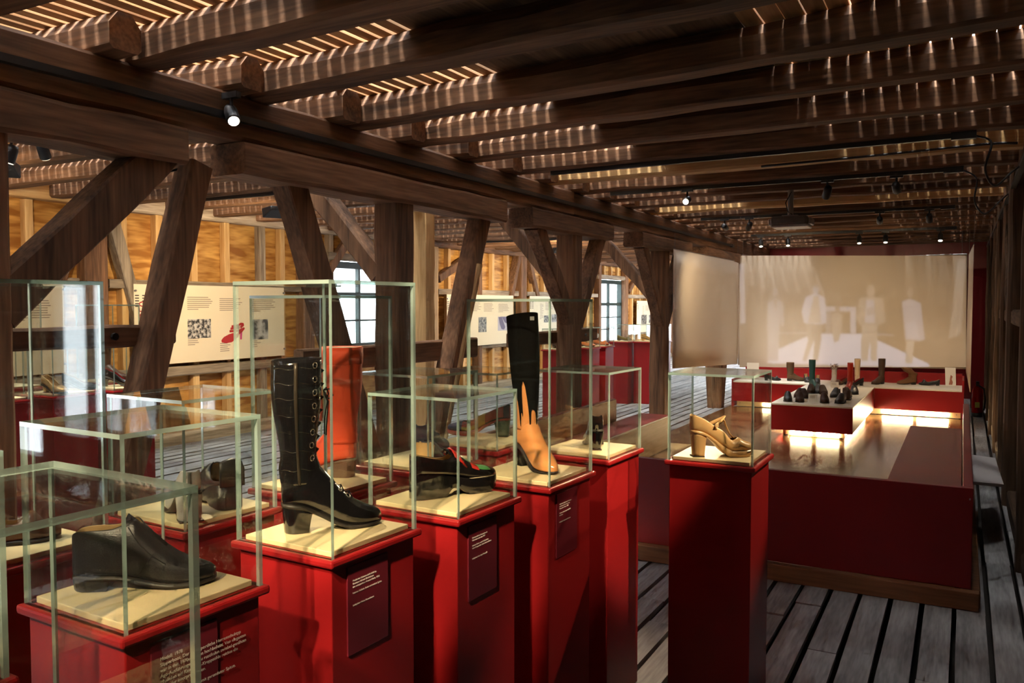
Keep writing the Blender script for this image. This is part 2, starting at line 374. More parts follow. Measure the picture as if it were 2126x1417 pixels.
# ---- end walls
wb = MB().box(BX - .2, XR + .1, YB, YB + .08, -.25, 3.0).build('wall_back', REDD); tag(wb, kind='structure')
we = struct('wall_far', (0, YE, 0))
for k in range(9): MB().box(XL + k * .6, XL + k * .6 + .6, YE, YE + .05, -.25, 3).build('wall_board', OLD[2], we)
wf = struct('wall_front', (0, YF, 0))
for x0, x1 in [(-8.5, -7.95)] + [(-6.7 + k * .6, -6.1 + k * .6) for k in range(13)]: MB().box(x0, x1, YF - .05, YF, -.25, 3).build('wall_board', DARKW[2], wf)
MB().box(-7.95, -6.70, YF - .05, YF, -.25, .35).build('wall_board', DARKW[2], wf); MB().box(-7.95, -6.70, YF - .05, YF, 2.15, 3).build('wall_board', DARKW[2], wf)
w3 = struct('window_3', (-7.325, YF, .35)); fr = MB()
for a_, b_, c_, d_ in ((-7.95, -7.88, .35, 2.15), (-6.77, -6.70, .35, 2.15), (-7.88, -6.77, .35, .42), (-7.88, -6.77, 2.08, 2.15)): fr.box(a_, b_, YF - .08, YF + .02, c_, d_)
fr.build('window_frame', GREENF, w3); MB().box(-7.345, -7.305, YF - .06, YF + .01, .42, 2.08).build('mullion', GREENF, w3)
for a_, b_ in ((-7.88, -7.345), (-7.305, -6.77)): MB().pane(a_, b_, YF - .033, YF - .028, .42, 2.08).build('pane', [WGLASS, WGLASS], w3)
# ================================================================== TIMBER FRAME
mb = thing('main_beam', 'long dark hewn timber beam carrying the ceiling joists', 'beam', (BX - .11, 0, 2.5))
MB().hewn((BX - .12, YF, 2.62), (BX - .12, 7.3, 2.615), .24, .235, cham=.018, segs=22, jit=.007).build('timber', OLD[1], mb)
MB().hewn((BX - .12, 7.3, 2.615), (BX - .12, YE, 2.61), .24, .235, cham=.018, segs=30, jit=.007).build('timber', OLD[1], mb)
def frame(label, yc, saddle, struts, ties, taper=False):
    t = thing('timber_post', label, 'post', (BX - .12, yc, 0))
    x = BX - .12
    if taper: MB().loft([[(x - .04 + sx * a, yc + sy * a, z) for sx, sy in ((-1, -.8), (-.8, -1), (.8, -1), (1, -.8), (1, .8), (.8, 1), (-.8, 1), (-1, .8))] for z, a in ((0, .11), (.3, .125), (.7, .145), (1.2, .14), (2.33, .13))], True, True).build('shaft', OLD[2], t)
    else: MB().hewn((x, yc, 0), (x, yc, 2.36), .2, .2, cham=.015, segs=10, jit=.005, up=(0, 1, 0)).build('shaft', OLD[2], t)
    if saddle: MB().hewn((x + .01, saddle[0], 2.411), (x + .01, saddle[1], 2.411), .25, .17, cham=.018, segs=9).build('saddle_beam', OLD[1], t)
    for (y0, z0), (y1, z1), w, mm, dx in struts:
        MB().hewn((x + dx, y0, z0), (x + dx, y1, z1), w, .03 if mm is PINE else .14, cham=.012, up=(1, 0, 0), segs=7, jit=.005).build('brace', mm[2], t)
    for y0, y1, z, h in ties:
        q = MB().hewn((x - .13, y0, z), (x - .13, y1, z), .09, h, cham=.012, segs=6).build('tie_rail', OLD[1], t)
        MB().tube([(x - .08, y1 - .35, z), (x - .065, y1 - .35, z)], .018, 8).build('bolt', BLACKM, q)
    return t
frame('dark timber post at the left edge of the picture with a thick knee brace', 1.85, (.1, 2.79),
      [((1.9, 1.62), (2.72, 2.40), .17, OLD, .03), ((2.97, 2.36), (2.41, .45), .13, OLD, -.04)], [(.9, 2.87, 1.5, .1)])
frame('broad timber post in front of the large window with V struts', 4.6, (3.14, 5.96),
      [((3.63, 2.36), (4.36, .55), .16, OLD, -.03), ((5.79, 2.36), (5.02, .35), .15, OLD, -.03), ((5.58, 1.96), (5.02, .5), .045, PINE, .095)], [(3.8, 5.85, 1.30, .15)])
frame('timber post with fanned braces behind the flame boot case', 7.46, (6.43, 8.32),
      [((6.65, 2.36), (7.4, 1.5), .14, OLD, .02), ((8.15, 2.36), (7.55, 1.45), .13, OLD, .02)], [(6.5, 8.4, 1.33, .13)])
frame('timber post with fanned braces beside the hanging white screen', 10.24, (9.23, 11.2),
      [((9.45, 2.36), (10.2, 1.4), .13, OLD, .02), ((11.0, 2.36), (10.3, 1.4), .13, OLD, .02)], [])
frame('stout tapering timber post standing under the left hanging screen', 13.2, (12.0, 14.2), [], [], taper=True)
# knee braces running to the left joists
kb = thing('knee_brace', 'pale-topped diagonal knee brace left of the broad timber post', 'brace', (BX - .2, 4.6, 1.9))
MB().hewn((BX - .2, 4.58, 1.85), (BX - 1.0, 4.55, 2.72), .13, .15, cham=.012, up=(0, 1, 0)).build('timber', OLD[2], kb)
kb = thing('knee_brace', 'pale-topped diagonal knee brace left of the flame boot post', 'brace', (BX - .2, 7.46, 1.9))
MB().hewn((BX - .2, 7.46, 1.8), (BX - 1.0, 7.46, 2.72), .13, .15, cham=.012, up=(0, 1, 0)).build('timber', OLD[2], kb)
kb = thing('knee_brace', 'pale-topped diagonal knee brace left of the post beside the screen', 'brace', (BX - .2, 10.24, 1.9))
MB().hewn((BX - .2, 10.24, 1.75), (BX - 1.1, 10.24, 2.72), .13, .15, cham=.012, up=(0, 1, 0)).build('timber', OLD[2], kb)
# fresh pine prop behind the broad post
pp = thing('pine_prop', 'fresh pale pine prop standing right of the broad timber post', 'post', (-4.9, 7.1, 0))
MB().hewn((-4.9, 7.1, 0), (-4.9, 7.1, 2.74), .16, .16, cham=.006, up=(0, 1, 0)).build('timber', PINE[2], pp)
MB().hewn((-4.9, 6.8, 2.66), (-4.9, 7.4, 2.66), .12, .12, cham=.006).build('cap', PINE[1], pp)

# ================================================================== LIGHT TRACKS AND SPOTS
def track(label, p0, p1, drop=True):
    p0, p1 = Vector(p0), Vector(p1)
    t = thing('light_track', label, 'light track', p0)
    m = MB(); d = (p1 - p0).normalized(); s = d.cross(Vector((0, 0, 1))) * .018; u = Vector((0, 0, .016))
    m.loft([[p + s + u, p - s + u, p - s - u, p + s - u] for p in (p0, p1)], True, True); m.build('rail', BLACKM, t)
    e = MB(); e.loft([[p + s * 1.3 + u * 1.3, p - s * 1.3 + u * 1.3, p - s * 1.3 - u * 1.6, p + s * 1.3 - u * 1.6] for p in (p1 - d * .14, p1)], True, True).build('feed_box', BLACKM, t)
    return t
def lens(strength): return mat('lamp_lens_%d' % int(strength), (1, .9, .7), .4, emit=(1, .86, .62), estr=strength)
def spot(label, p, target, watts, cone=50, blend=.5, lensE=6, size=.03, L=.11, rad=.034, color=WARM, group=None):
    p = Vector(p); d = (Vector(target) - p).normalized()
    t = thing('track_spotlight', label, 'spotlight', p, group=group)
    MB().box(p.x - .05, p.x + .05, p.y - .017, p.y + .017, p.z + .075, p.z + .105).tube([p + Vector((0, 0, .08)), p + Vector((0, 0, .0))], .009).build('adapter', BLACKM, t)
    b = MB().tube([p - d * .05, p - d * .049, p - d * .02, p + d * (L - .05), p + d * (L - .045)], [.012, rad * .8, rad, rad, rad * .9], 14).build('lamp_head', BLACKM, t, smooth=True)
    b.data.shade_flat() if False else None
    MB().tube([p + d * (L - .0445), p + d * (L - .042)], rad * .78, 14).build('lens', lens(lensE), t)
    if watts:
        l = bpy.data.lights.new('spot', 'SPOT'); l.energy = watts * LAMP; l.color = color; l.spot_size = math.radians(cone); l.spot_blend = blend
        l.shadow_soft_size = size
        lo = bpy.data.objects.new('bulb', l); C.objects.link(lo); lo.parent = t
        lo.location = d * (L - .03); lo.rotation_mode = 'QUATERNION'; lo.rotation_quaternion = d.to_track_quat('-Z', 'Y')
    return t
track('long black light track along the main timber beam', (BX + .018, YF + .1, 2.605), (BX + .018, 13.5, 2.595))
track('black light track under the joist above the flame boot', (-2.95, 6.09, 2.712), (.05, 5.97, 2.712))
track('black light track under the joist before the projector', (-3.0, 7.50, 2.712), (-.02, 7.44, 2.712))
track('black light track above the platform behind the projector', (-2.9, 10.275, 2.712), (-.1, 10.22, 2.712))
track('black light track close before the large hanging screen', (-2.9, 13.06, 2.712), (-.1, 13.03, 2.712))
track('black light track over the left row of pedestals at the window side', (-5.7, 3.11, 2.712), (-4.85, 3.11, 2.712))
track('black light track before the information panel with the red shoe', (-6.8, 5.94, 2.712), (-5.3, 5.94, 2.712))
track('black light track before the far information panels', (-7.2, 12.2, 2.712), (-5.4, 12.2, 2.712))
track('black light track along the top of the right wall', (XR - .125, 4.0, 2.60), (XR - .125, 15.5, 2.60))
track('black light track high above the nearest pedestals', (-.9, -1.2, 2.712), (-.9, 1.0, 2.712))
track('black light track high above the right of the visitor', (.15, .8, 2.712), (.15, 3.0, 2.712))
spot('lit spotlight on the track along the main beam', (BX + .075, 3.0, 2.60), (-1.95, 2.25, 1.2), 210, 30, lensE=14)
spot('added unseen spotlight on the beam track brightening the silver-heeled shoe', (BX + .075, .4, 2.60), (-2.0, 1.72, 1.05), 170, 26)  # out-of-view lamp added to brighten the silver-heeled shoe's board
spot('added unseen spotlight on the beam track brightening the brown shoe', (BX + .075, .0, 2.60), (-2.1, 1.25, 1.05), 130, 26)  # another lamp added beyond the left edge, for the brown shoe's case
# lamps over the near rows (on the track above the visitor, some added)
spot('added unseen spotlight brightening the nearest glass case from above the visitor', (-.6, -.6, 2.6), (-1.07, .6, 1.2), 120, 24)  # added to lighten the glass edges of the nearest case
spot('added unseen spotlight brightening the orange-red boot from above the visitor', (-.9, -.3, 2.6), (-1.95, 2.25, 1.28), 330, 15)  # extra unseen lamp, added because the orange-red boot came out too dark
spot('spotlight aimed at the slipper boot from above the visitor', (-.9, -.7, 2.6), (-1.55, 1.22, 1.10), 300, 18)
spot('spotlight aimed at the lace-up boot from above the visitor', (-.9, .0, 2.6), (-1.50, 1.75, 1.2), 330, 20)
spot('spotlight aimed at the platform loafer from above the visitor', (-.9, .45, 2.6), (-1.43, 2.25, 1.12), 170, 17)
spot('spotlight aimed at the flame boot from above the visitor', (-.9, .8, 2.6), (-1.38, 2.75, 1.2), 240, 19)
spot('spotlight aimed at the strapped shoe from the right wall track', (.3, 4.5, 2.48), (-.86, 3.38, 1.08), 150, 26)
spot('spotlight aimed at the black pump from above the visitor', (.15, 2.7, 2.6), (-1.3, 3.25, 1.0), 260, 24)
for i, (px_, tgt, w_, le) in enumerate((((-2.24), (-1.9, 3.1, 1.05), 420, 3), ((-1.03), (-2.0, 9.5, .4), 60, 3), ((-.5), (-.3, 12.5, .5), 50, 3))):
    spot('%s of the three spotlights on the track before the projector' % ('left', 'middle', 'right')[i], (px_, 7.47, 2.605), tgt, w_, 40, lensE=le)
for i, (x_, tgt) in enumerate(((-2.6, (-2.2, 14.0, 1.5)), (-2.3, (-3.27, 12.0, 1.2)), (-.85, (-1.1, 14.0, 1.3)), (-.35, (-.4, 13.6, .5)))):
    spot('%s spotlight on the track above the shoe platform' % ('leftmost', 'second', 'third', 'rightmost')[i], (x_, 10.25, 2.605), tgt, (70, 60, 80, 60)[i], (56, 85, 56, 36)[i], .9, lensE=2)
for i, x_ in enumerate((-2.75, -2.35, -1.35, -1.0, -.3)):
    spot('%s spotlight close above the large hanging screen' % ('leftmost', 'second', 'middle', 'fourth', 'brightly lit rightmost')[i], (x_, 13.045, 2.60), (x_ * .9, 12.2, .5), 25 if i > 1 else 0, 45, lensE=12 if i == 4 else 3)
for i, (x_, tgt) in enumerate(((-5.42, (-5.5, 3.6, 1.0)), (-5.27, (-5.6, 2.8, 1.0)), (-4.95, (-5.5, 4.0, 1.0)))):
    spot('%s of the three spotlights over the window-side pedestals' % ('left', 'middle', 'right')[i], (x_, 3.11, 2.60), tgt, 45, 46, lensE=2)
for lab, p, tgt, w_ in (('wide floodlight aimed at the panel with the red shoe', (-5.75, 5.94, 2.53), (XL, 7.4, 1.55), 230),
                        ('wide floodlight aimed at the panel with the blue shoes', (-6.1, 12.2, 2.53), (XL, 13.9, 1.6), 190),
                        ('wide floodlight aimed at the panel behind the braced post', (-5.7, 12.2, 2.53), (XL, 17.2, 1.7), 200),
                        ('wide floodlight by the far small window', (-5.6, 20.1, 2.56), (XL, 23.5, 1.6), 170),
                        ('wide floodlight hidden behind the left post', (-5.5, 3.11, 2.53), (XL, 4.6, 1.6), 140)):
    p = Vector(p); t = thing('floodlight', lab, 'floodlight', p); d = (Vector(tgt) - p).normalized()
    MB().tube([p + Vector((0, 0, .175)), p + Vector((0, 0, .02))], .012).build('stem', BLACKM, t)
    s = Vector((d.y, -d.x, 0)).normalized() * .17; u = s.cross(d).normalized() * .05
    m = MB(); m.loft([[p - d * .1 + s * .7 + u * .4, p - d * .1 - s * .7 + u * .4, p - d * .1 - s * .7 - u * .4, p - d * .1 + s * .7 - u * .4], [p + d * .04 + s + u, p + d * .04 - s + u, p + d * .04 - s - u, p + d * .04 + s - u]], True, True)
    m.build('housing', BLACKM, t, bevel=.01)
    e = MB(); q = p + d * .043; e.add([q + s * .9 + u * .8, q - s * .9 + u * .8, q - s * .9 - u * .8, q + s * .9 - u * .8], [(0, 1, 2, 3)]).build('lens', lens(9), t)
    l = bpy.data.lights.new('flood', 'SPOT'); l.energy = w_ * LAMP; l.color = WARM; l.spot_size = math.radians(85); l.spot_blend = .8; l.shadow_soft_size = .1
    lo = bpy.data.objects.new('bulb', l); C.objects.link(lo); lo.parent = t; lo.location = d * .06; lo.rotation_mode = 'QUATERNION'; lo.rotation_quaternion = d.to_track_quat('-Z', 'Y')
for lab, p, tgt, w_ in (('spotlight over the middle far pedestals', (-4.4, 10.8, 2.625), (-4.9, 10.9, 1.0), 60), ('spotlight over the farthest pedestal group', (-4.4, 12.9, 2.625), (-4.9, 13.3, 1.0), 60)):
    spot(lab, p, tgt, w_, 50, lensE=4)
# ================================================================== PEDESTALS AND GLASS CASES
def pedestal(what, x1, y0, h=1.03, glass=.38, size=.36, plate=None, rot=0, name='display_pedestal', gsize=None, plate_h=.2, labels=None):
    """x1 = edge nearest the aisle, y0 = edge nearest the visitor; returns the centre on the board"""
    x0, y1 = x1 - size, y0 + size; cx, cy_ = (x0 + x1) / 2, (y0 + y1) / 2
    t = thing(name, labels[0] if labels else 'red lacquered pedestal carrying %s' % what, 'pedestal', (cx, cy_, 0), math.radians(rot))
    s = size / 2; b = .018
    MB().box(-s + b, s - b, -s + b, s - b, 0, h - .02).build('body', RED, t, local=True, bevel=.003)
    MB().box(-s, s, -s, s, h - .02, h).build('top_slab', RED, t, local=True, bevel=.006)
    MB().box(-s + .028, s - .028, -s + .028, s - .028, h, h + .014).build('display_board', CREAM, t, local=True, bevel=.002)
    if plate:
        lw = .155; y_a = -s + .07
        p = MB().box(s - b, s - b + .005, y_a, y_a + lw, h - .06 - plate_h, h - .035).build('text_plate', MAROON, t, local=True)
        text(plate, p, plate.size if hasattr(plate, 'size') else PSZ, WHITEP, Vector((s - b + .0055, y_a + .018, h - .075)) + world_loc(p), (0, 1, 0), (0, 0, 1))
    g = thing('glass_case', labels[1] if labels else ('tall' if glass > .5 else 'low') + ' glass case over %s' % what, 'glass case', (cx, cy_, h), math.radians(rot))
    e = .0095; q = s - .012
    MB().pane(-q, q, -q, q, glass - e, glass).build('pane', [GLASS, GEDGE], g, local=True)
    for a in ((-q, q, -q, -q + e), (-q, q, q - e, q)): MB().pane(*a, 0.0, glass - e).build('pane', [GLASS, GEDGE], g, local=True)
    for a in ((-q, -q + e, -q + e, q - e), (q - e, q, -q + e, q - e)): MB().pane(*a, 0.0, glass - e).build('pane', [GLASS, GEDGE], g, local=True)
    return Vector((cx, cy_, h + .014))
PSZ = .0078
R_ = -2.5
T1 = 'Modell: 1978\nSlipperboot. Der semi-sportliche Herrenschuhtyp\nwar in den 1970er Jahren hochbeliebt. Von eleganten\nAgo-Ausf\u00fchrungen bis zu rustikalen zwiebel-gen\u00e4hten\nModellen auf Kautschuk-Kreppsohle reichte die\nSkala der Interpretationen.\n\nLeisten: Schlanke Form mit gerundeter Spitze.'
T2 = 'Modischer Schn\u00fcrschaftstiefel im\nBoutique-Stil mit Blockabsatz\naus zeittypischem Knautschlack, 1972\n\nLeisten: Schlank, breit verrundete Spitze\n\n\n\nLeihgeber: Heinz Rosenbaum'
T3 = 'Hochmodische Plateauform in\nOberleder Lack, um 1973\n\nLeisten: Breit, runde Sohlenform\nhohe Kreppsohle, Schaft aus Lackleder\n\n\n\nLeihgeber: Frau Inge Trowald'
T4 = 'Stiefel mit aufgesetzten Flammen\naus Samt und Lackleder von\nMargarethe Mayer, 1980\n\nLeisten: schmal, spitz zulaufend\nab Absatz\n\n\nLeihgeber: Deutsches Museum'
class Str(str): size = PSZ
def lab(t, s): q = Str(t); q.size = s; return q
pedestal('', -.885, .42, rot=R_, labels=('red pedestal under the nearest glass case, cut off by the lower picture edge', 'glass case nearest the viewer with thick teal edges at lower left'))
pedestal('', -1.38, .45, rot=R_, labels=('red pedestal corner cut off at the lower left picture corner', 'glass case cut off at the lower left picture corner'))
pedestal('the black slipper boot', -1.345, .985, rot=R_, plate=lab(T1, .0098), plate_h=.22)
pedestal('the black lace-up patent boot', -1.315, 1.53, glass=.68, rot=R_, plate=lab(T2, .0068))
pedestal('the black platform loafer', -1.25, 2.0, glass=.35, rot=R_, plate=lab(T3, .0068))
pedestal('the tan boot with black flames', -1.20, 2.50, glass=.64, rot=R_, plate=lab(T4, .0068))
pedestal('the black pump turned away', -1.21, 3.06, glass=.35, rot=R_)
pedestal('the beige T-strap shoe', -.68, 3.18, glass=.35, rot=0)
pedestal('the brown shoe at the left picture edge', -1.95, 1.04, glass=.68, rot=R_)
pedestal('the silver-heeled shoe and black mule', -1.835, 1.53, glass=.36, rot=R_)
pedestal('the orange-red boot', -1.745, 2.00, glass=.65, rot=R_)
pedestal('the blue shoe with cork heel', -1.69, 2.49, glass=.36, rot=R_)
pedestal('the multicoloured patchwork pump', -1.70, 3.02, glass=.33, rot=R_)
pedestal('the black pump with red lining', -5.32, 3.83, glass=.34, rot=R_)
pedestal('the gold and the black sandal', -5.36, 3.39, glass=.34)
pedestal('', -5.36, 2.90, glass=.34, labels=('red pedestal half hidden behind the post at the left picture edge', 'low glass case half hidden behind the post at the left picture edge'))
pedestal('the brown laced ankle boot by the window-side row', -5.90, 4.15, glass=.62)
pedestal('the tall black boots near the left wall', -6.1, 3.45, glass=.68)
pedestal('the brown pump, first of the far row', -4.74, 10.2, glass=.29)
pedestal('the orange shoe, second of the far row', -4.62, 10.85, glass=.29)
pedestal('the orange shoe, third of the far row', -4.60, 11.35, glass=.29)
pedestal('the olive shoe in the farthest group', -4.85, 12.95, glass=.29)
pedestal('the bronze shoe in the farthest group', -4.48, 13.1, glass=.29)
pedestal('the brown shoe in the farthest group', -4.40, 13.5, glass=.29)

# ================================================================== SHOES
def crom(st, n):
    st = np.array(st, float); k = len(st); t = np.linspace(0, k - 1, n); out = []
    for u in t:
        i = min(int(u), k - 2); f = u - i
        p0, p1, p2, p3 = st[max(i - 1, 0)], st[i], st[i + 1], st[min(i + 2, k - 1)]
        out.append(.5 * (2 * p1 + (p2 - p0) * f + (2 * p0 - 5 * p1 + 4 * p2 - p3) * f * f + (3 * p1 - p0 - 3 * p2 + p3) * f ** 3))
    return np.array(out)
def upper(st, n=34, m=8, matfn=None):
    """stations (x, zb, w, zt, o): last = half opening (0 closed .. 0.95)"""
    S = crom(st, n); rings = []; info = []
    for x, zb, w, zt, o in S:
        w = max(w, .003); zt = max(zt, zb + .006); o = min(max(o, 0), .95)
        if o < .04: o = 0
        th0 = math.acos(o ** (1 / .85)) if o > 0 else PI / 2
        zc = zb + .36 * (zt - zb); ru = (zt - zc) / max(math.sin(th0), .2) ** .9
        half = []
        for i in range(m + 1):
            a = th0 * (1 - i / m); half.append((w * math.cos(a) ** .85 if a < PI / 2 - 1e-6 else 0, zc + ru * math.sin(a) ** .9))
        for i in range(1, 6):
            a = PI / 2 * i / 5; half.append((w * max(math.cos(a), 0) ** .45, zc - (zc - zb) * math.sin(a) ** .55))
        ring = [(x, y, z) for y, z in half] + [(x, -y, z) for y, z in reversed(half[:-1])]
        rings.append(ring)
    b = MB(); nn = len(rings[0])
    def mf(i, j):
        if not matfn: return 0
        x = (S[i][0] + S[i + 1][0]) / 2; jj = min(j, nn - 2 - j); side = 1 if j < nn / 2 else -1
        return matfn(x, jj / (nn / 2), side)
    b.loft(rings, closed=False, matfn=mf)
    for r, q in ((0, 0), (len(rings) - 1, 1)): b.add(rings[r], [tuple(range(nn))], 0)
    return b
def sole(st, bot, ov=1.05, n=34, top=.002, rnd=.25):
    """bot: list of (x, z) underside heights"""
    S = crom([(a[0], a[1], a[2]) for a in st], n); bx = [p[0] for p in bot]; bz = [p[1] for p in bot]; rings = []
    L0, L1 = S[0][0], S[-1][0]
    for x, zb, w in S:
        w = max(w, .004) * ov; z1 = zb + top; z0 = min(float(np.interp(x, bx, bz)), z1 - .003); r = (z1 - z0) * rnd * .3
        rings.append([(x, w, z1), (x, w, z0 + r), (x, w * .97, z0), (x, -w * .97, z0), (x, -w, z0 + r), (x, -w, z1)])
    return MB().loft(rings, True, True)
def heel(x0, x1, w, ztop0, ztop1, bx0, bx1, bw, curve=1.0, n=7, z0=0.0):
    """block heel: top outline x0..x1 (half width w, height ztop0 at back, ztop1 at front) to bottom bx0..bx1 (bw)"""
    def outl(a, b, w):
        pts = []; r = min(w, (b - a) * .6)
        for k in range(9):
            th = PI / 2 + PI * k / 8; pts.append((a + r + r * math.cos(th), w * math.sin(th)))
        return pts + [(b, -w), (b, w)]
    rings = []
    for i in range(n + 1):
        t = (i / n); q = t ** curve; A = outl(x0, x1, w); B = outl(bx0, bx1, bw); ring = []
        for (ax, ay), (bx, by) in zip(A, B):
            f = (ax - x0) / (x1 - x0); zt = ztop0 + (ztop1 - ztop0) * f
            ring.append((bx + (ax - bx) * q, by + (ay - by) * q, z0 + (zt - z0) * t))
        rings.append(ring)
    return MB().loft(rings, True, True)
def shaft(rings, seg=28, n=24, matfn=None):
    """rings (cx, z, rx, ry, tilt): tube open at the top"""
    S = crom(rings, n); R = []
    for cx, z, rx, ry, tl in S:
        R.append([(cx + rx * math.cos(a), ry * math.sin(a), z + tl * math.cos(a)) for a in [2 * PI * k / seg for k in range(seg)]])
    return MB().loft(R, True, False, matfn=matfn), S
def sp(S, z, ang, off=0):
    i = int(np.argmin(abs(S[:, 1] - z))); cx, zz, rx, ry, tl = S[i]
    return Vector((cx + (rx + off) * math.cos(ang), (ry + off) * math.sin(ang), z + tl * math.cos(ang)))
BLK = mat('patent_black', (.005, .005, .006), .12, coat=1, spec=.6, bump=.5, bscale=26)
LEA = mat('black_leather', (.016, .015, .017), .34, spec=.5, bump=.25, bscale=350)
SUEDE = mat('black_suede', (.004, .004, .004), .95, spec=.05)
LIN = mat('lining_tan', (.42, .27, .12), .7); LINR = mat('lining_red', (.35, .03, .03), .5); LINW = mat('lining_white', (.75, .7, .66), .9, bump=.6, bscale=300)
TANP = mat('patent_tan', (.72, .30, .10), .16, coat=.8, var=.06, bump=.4, bscale=30); BEIGE = mat('beige_leather', (.62, .37, .16), .28, spec=.5, var=.06)
ORA = mat('orange_red_suede', (.62, .055, .01), .7, var=.15, bump=.2, bscale=120); STACK = mat('stacked_heel_brown', (.12, .06, .035), .6)
REDL = mat('red_patent', (.45, .02, .015), .2, coat=.6); GRNL = mat('green_leather', (.05, .22, .06), .35); DGRN = mat('dark_green_leather', (.018, .06, .04), .3)
YELL = mat('ochre_leather', (.42, .30, .06), .4); REDM = mat('red_leather', (.34, .05, .035), .35); BLUL = mat('navy_leather', (.035, .05, .09), .35)
SILV = mat('silver_leather', (.62, .60, .60), .3, metal=.35); CORK = mat('cork', (.55, .33, .13), .8, var=.2, bump=.5, bscale=90); BLUS = mat('navy_suede', (.02, .035, .07), .85)
BRN = mat('brown_leather', (.11, .05, .025), .3, var=.2); DBRN = mat('dark_brown_leather', (.05, .02, .010), .5, spec=.2); GOLD = mat('gold_leather', (.55, .36, .14), .3, metal=.5)
SOLE = mat('dark_sole', (.02, .015, .012), .5); METAL = mat('eyelet_metal', (.75, .72, .65), .2, metal=1); ZIP = mat('zip_brass', (.03, .022, .014), .45, metal=.3)
STITCH = mat('stitching', (.62, .50, .32), .7); ORAL = mat('orange_leather', (.5, .15, .04), .3); OLIV = mat('olive_leather', (.12, .10, .03), .4); GRNB = mat('teal_boot_leather', (.015, .075, .065), .4)
def shoe(name, label, cat, p, ang, z=None, group=None):
    return thing(name, label, cat, (p[0], p[1], z if z is not None else 1.045), math.radians(ang), group)
ZB = 1.0445
# 1 slipper boot
t = shoe('slipper_boot', 'black leather slipper boot with a pointed tongue and stacked heel', 'shoe', (-1.655, 1.085), 39, ZB)
st = [(0, .031, .010, .118, .9), (.012, .031, .027, .127, .86), (.045, .030, .035, .130, .78), (.085, .029, .036, .131, .66), (.112, .026, .037, .142, .5), (.13, .023, .039, .147, .30), (.145, .019, .040, .131, 0), (.175, .012, .043, .098, 0), (.21, .008, .045, .068, 0), (.25, .008, .038, .050, 0), (.277, .011, .024, .040, 0), (.289, .014, .010, .031, 0)]
upper(st).build('upper', [LEA, LIN], t, True, True, solid=.0025, sub=1, lining=1, weld=True)
sole(st, [(0, .026), (.1, .021), (.15, .008), (.2, .001), (.25, .001), (.29, .007)]).build('sole', SOLE, t, True, True)
heel(-.002, .078, .034, .029, .026, .002, .074, .033).build('heel', LEA, t, False, True, bevel=.002)
# raised tongue and gusset seam
m = MB(); tw = .024
m.loft([[(.108, y, .150 - abs(y) * .25), (.112, y, .158 - abs(y) * 1.0), (.150, y, .126 - abs(y) * .5), (.190, y, .0885 - abs(y) * .7)] for y in (-tw, -tw * .5, 0, tw * .5, tw)], False)
m.build('tongue', LEA, t, True, True, solid=.004)
for yy in (-1, 1):
    MB().tube([(.118, yy * .030, .135), (.14, yy * .0375, .10), (.165, yy * .0415, .075), (.195, yy * .0445, .055)], .0011, 6).tube([(.17, yy * .042, .078), (.15, yy * .0405, .05), (.14, yy * .040, .035)], .001, 6).build('seam', LEA, t, True, True)
# 2 lace-up boot
t = shoe('lace_up_boot', 'tall black patent lace-up boot with block heel and metal eyelets', 'boot', (-1.575, 1.618), 54, ZB)
st = [(0, .078, .014, .17, 0), (.015, .077, .028, .20, 0), (.055, .068, .034, .21, 0), (.1, .045, .035, .175, 0), (.14, .021, .039, .128, 0), (.175, .009, .044, .09, 0), (.215, .007, .042, .063, 0), (.25, .009, .031, .047, 0), (.264, .012, .017, .038, 0), (.27, .015, .006, .028, 0)]
upper(st).build('foot', [BLK], t, True, True, sub=1, weld=True)
b, S = shaft([(.050, .13, .052, .034, 0), (.048, .17, .055, .036, 0), (.045, .205, .048, .036, 0), (.043, .25, .051, .041, 0), (.042, .31, .060, .049, 0), (.041, .38, .066, .054, 0), (.042, .462, .066, .055, .003)])
b.build('shaft', [BLK], t, True, True, solid=.003)
sole(st, [(0, .072), (.06, .06), (.1, .037), (.14, .013), (.175, .001), (.23, .001), (.27, .009)]).build('sole', SOLE, t, True, True)
heel(-.001, .075, .033, .074, .056, .006, .066, .029, 1.3).build('heel', BLK, t, True, True, bevel=.002)
z = MB(); z.loft([[sp(S, zz, -1.75 + a, .0025) for a in (-.07, .07)] for zz in np.linspace(.13, .455, 20)], False).build('zipper', ZIP, t, True, True, solid=.002)
ey = MB(); la = MB(); zl = list(np.linspace(.20, .445, 8))
for sgn in (-1, 1):
    for k, zz in enumerate(zl):
        c0 = sp(S, zz, sgn * .95, .002); nrm = Vector((math.cos(sgn * .95), math.sin(sgn * .95), 0)); tt = Vector((-nrm.y, nrm.x, 0))
        pth = [c0 + (tt * math.cos(a) + Vector((0, 0, 1)) * math.sin(a)) * .0075 for a in [2 * PI * j / 12 for j in range(13)]]
        MB().tube(pth, .0016, 6).build('eyelet', METAL, t, True, True)
        if k < len(zl) - 1: la.tube([c0, sp(S, (zz + zl[k + 1]) / 2, 0, .006), sp(S, zl[k + 1], -sgn * .95, .003)], .0018, 5)
    for x_, zz, yy in ((.125, .137, .020), (.150, .112, .021), (.172, .093, .021)):
        c0 = Vector((x_, sgn * yy, zz - .004)); nrm = Vector((.55, sgn * .45, .7)).normalized(); u = nrm.orthogonal().normalized(); w_ = nrm.cross(u)
        MB().tube([c0 + (u * math.cos(a) + w_ * math.sin(a)) * .0068 for a in [2 * PI * j / 12 for j in range(13)]], .0015, 6).build('eyelet', METAL, t, True, True)
        la.tube([c0, Vector((x_ + .008, 0, zz + .004)), Vector((x_ + .012, -sgn * yy, zz - .012))], .0017, 5)
cc = sp(S, .375, 0, .006)
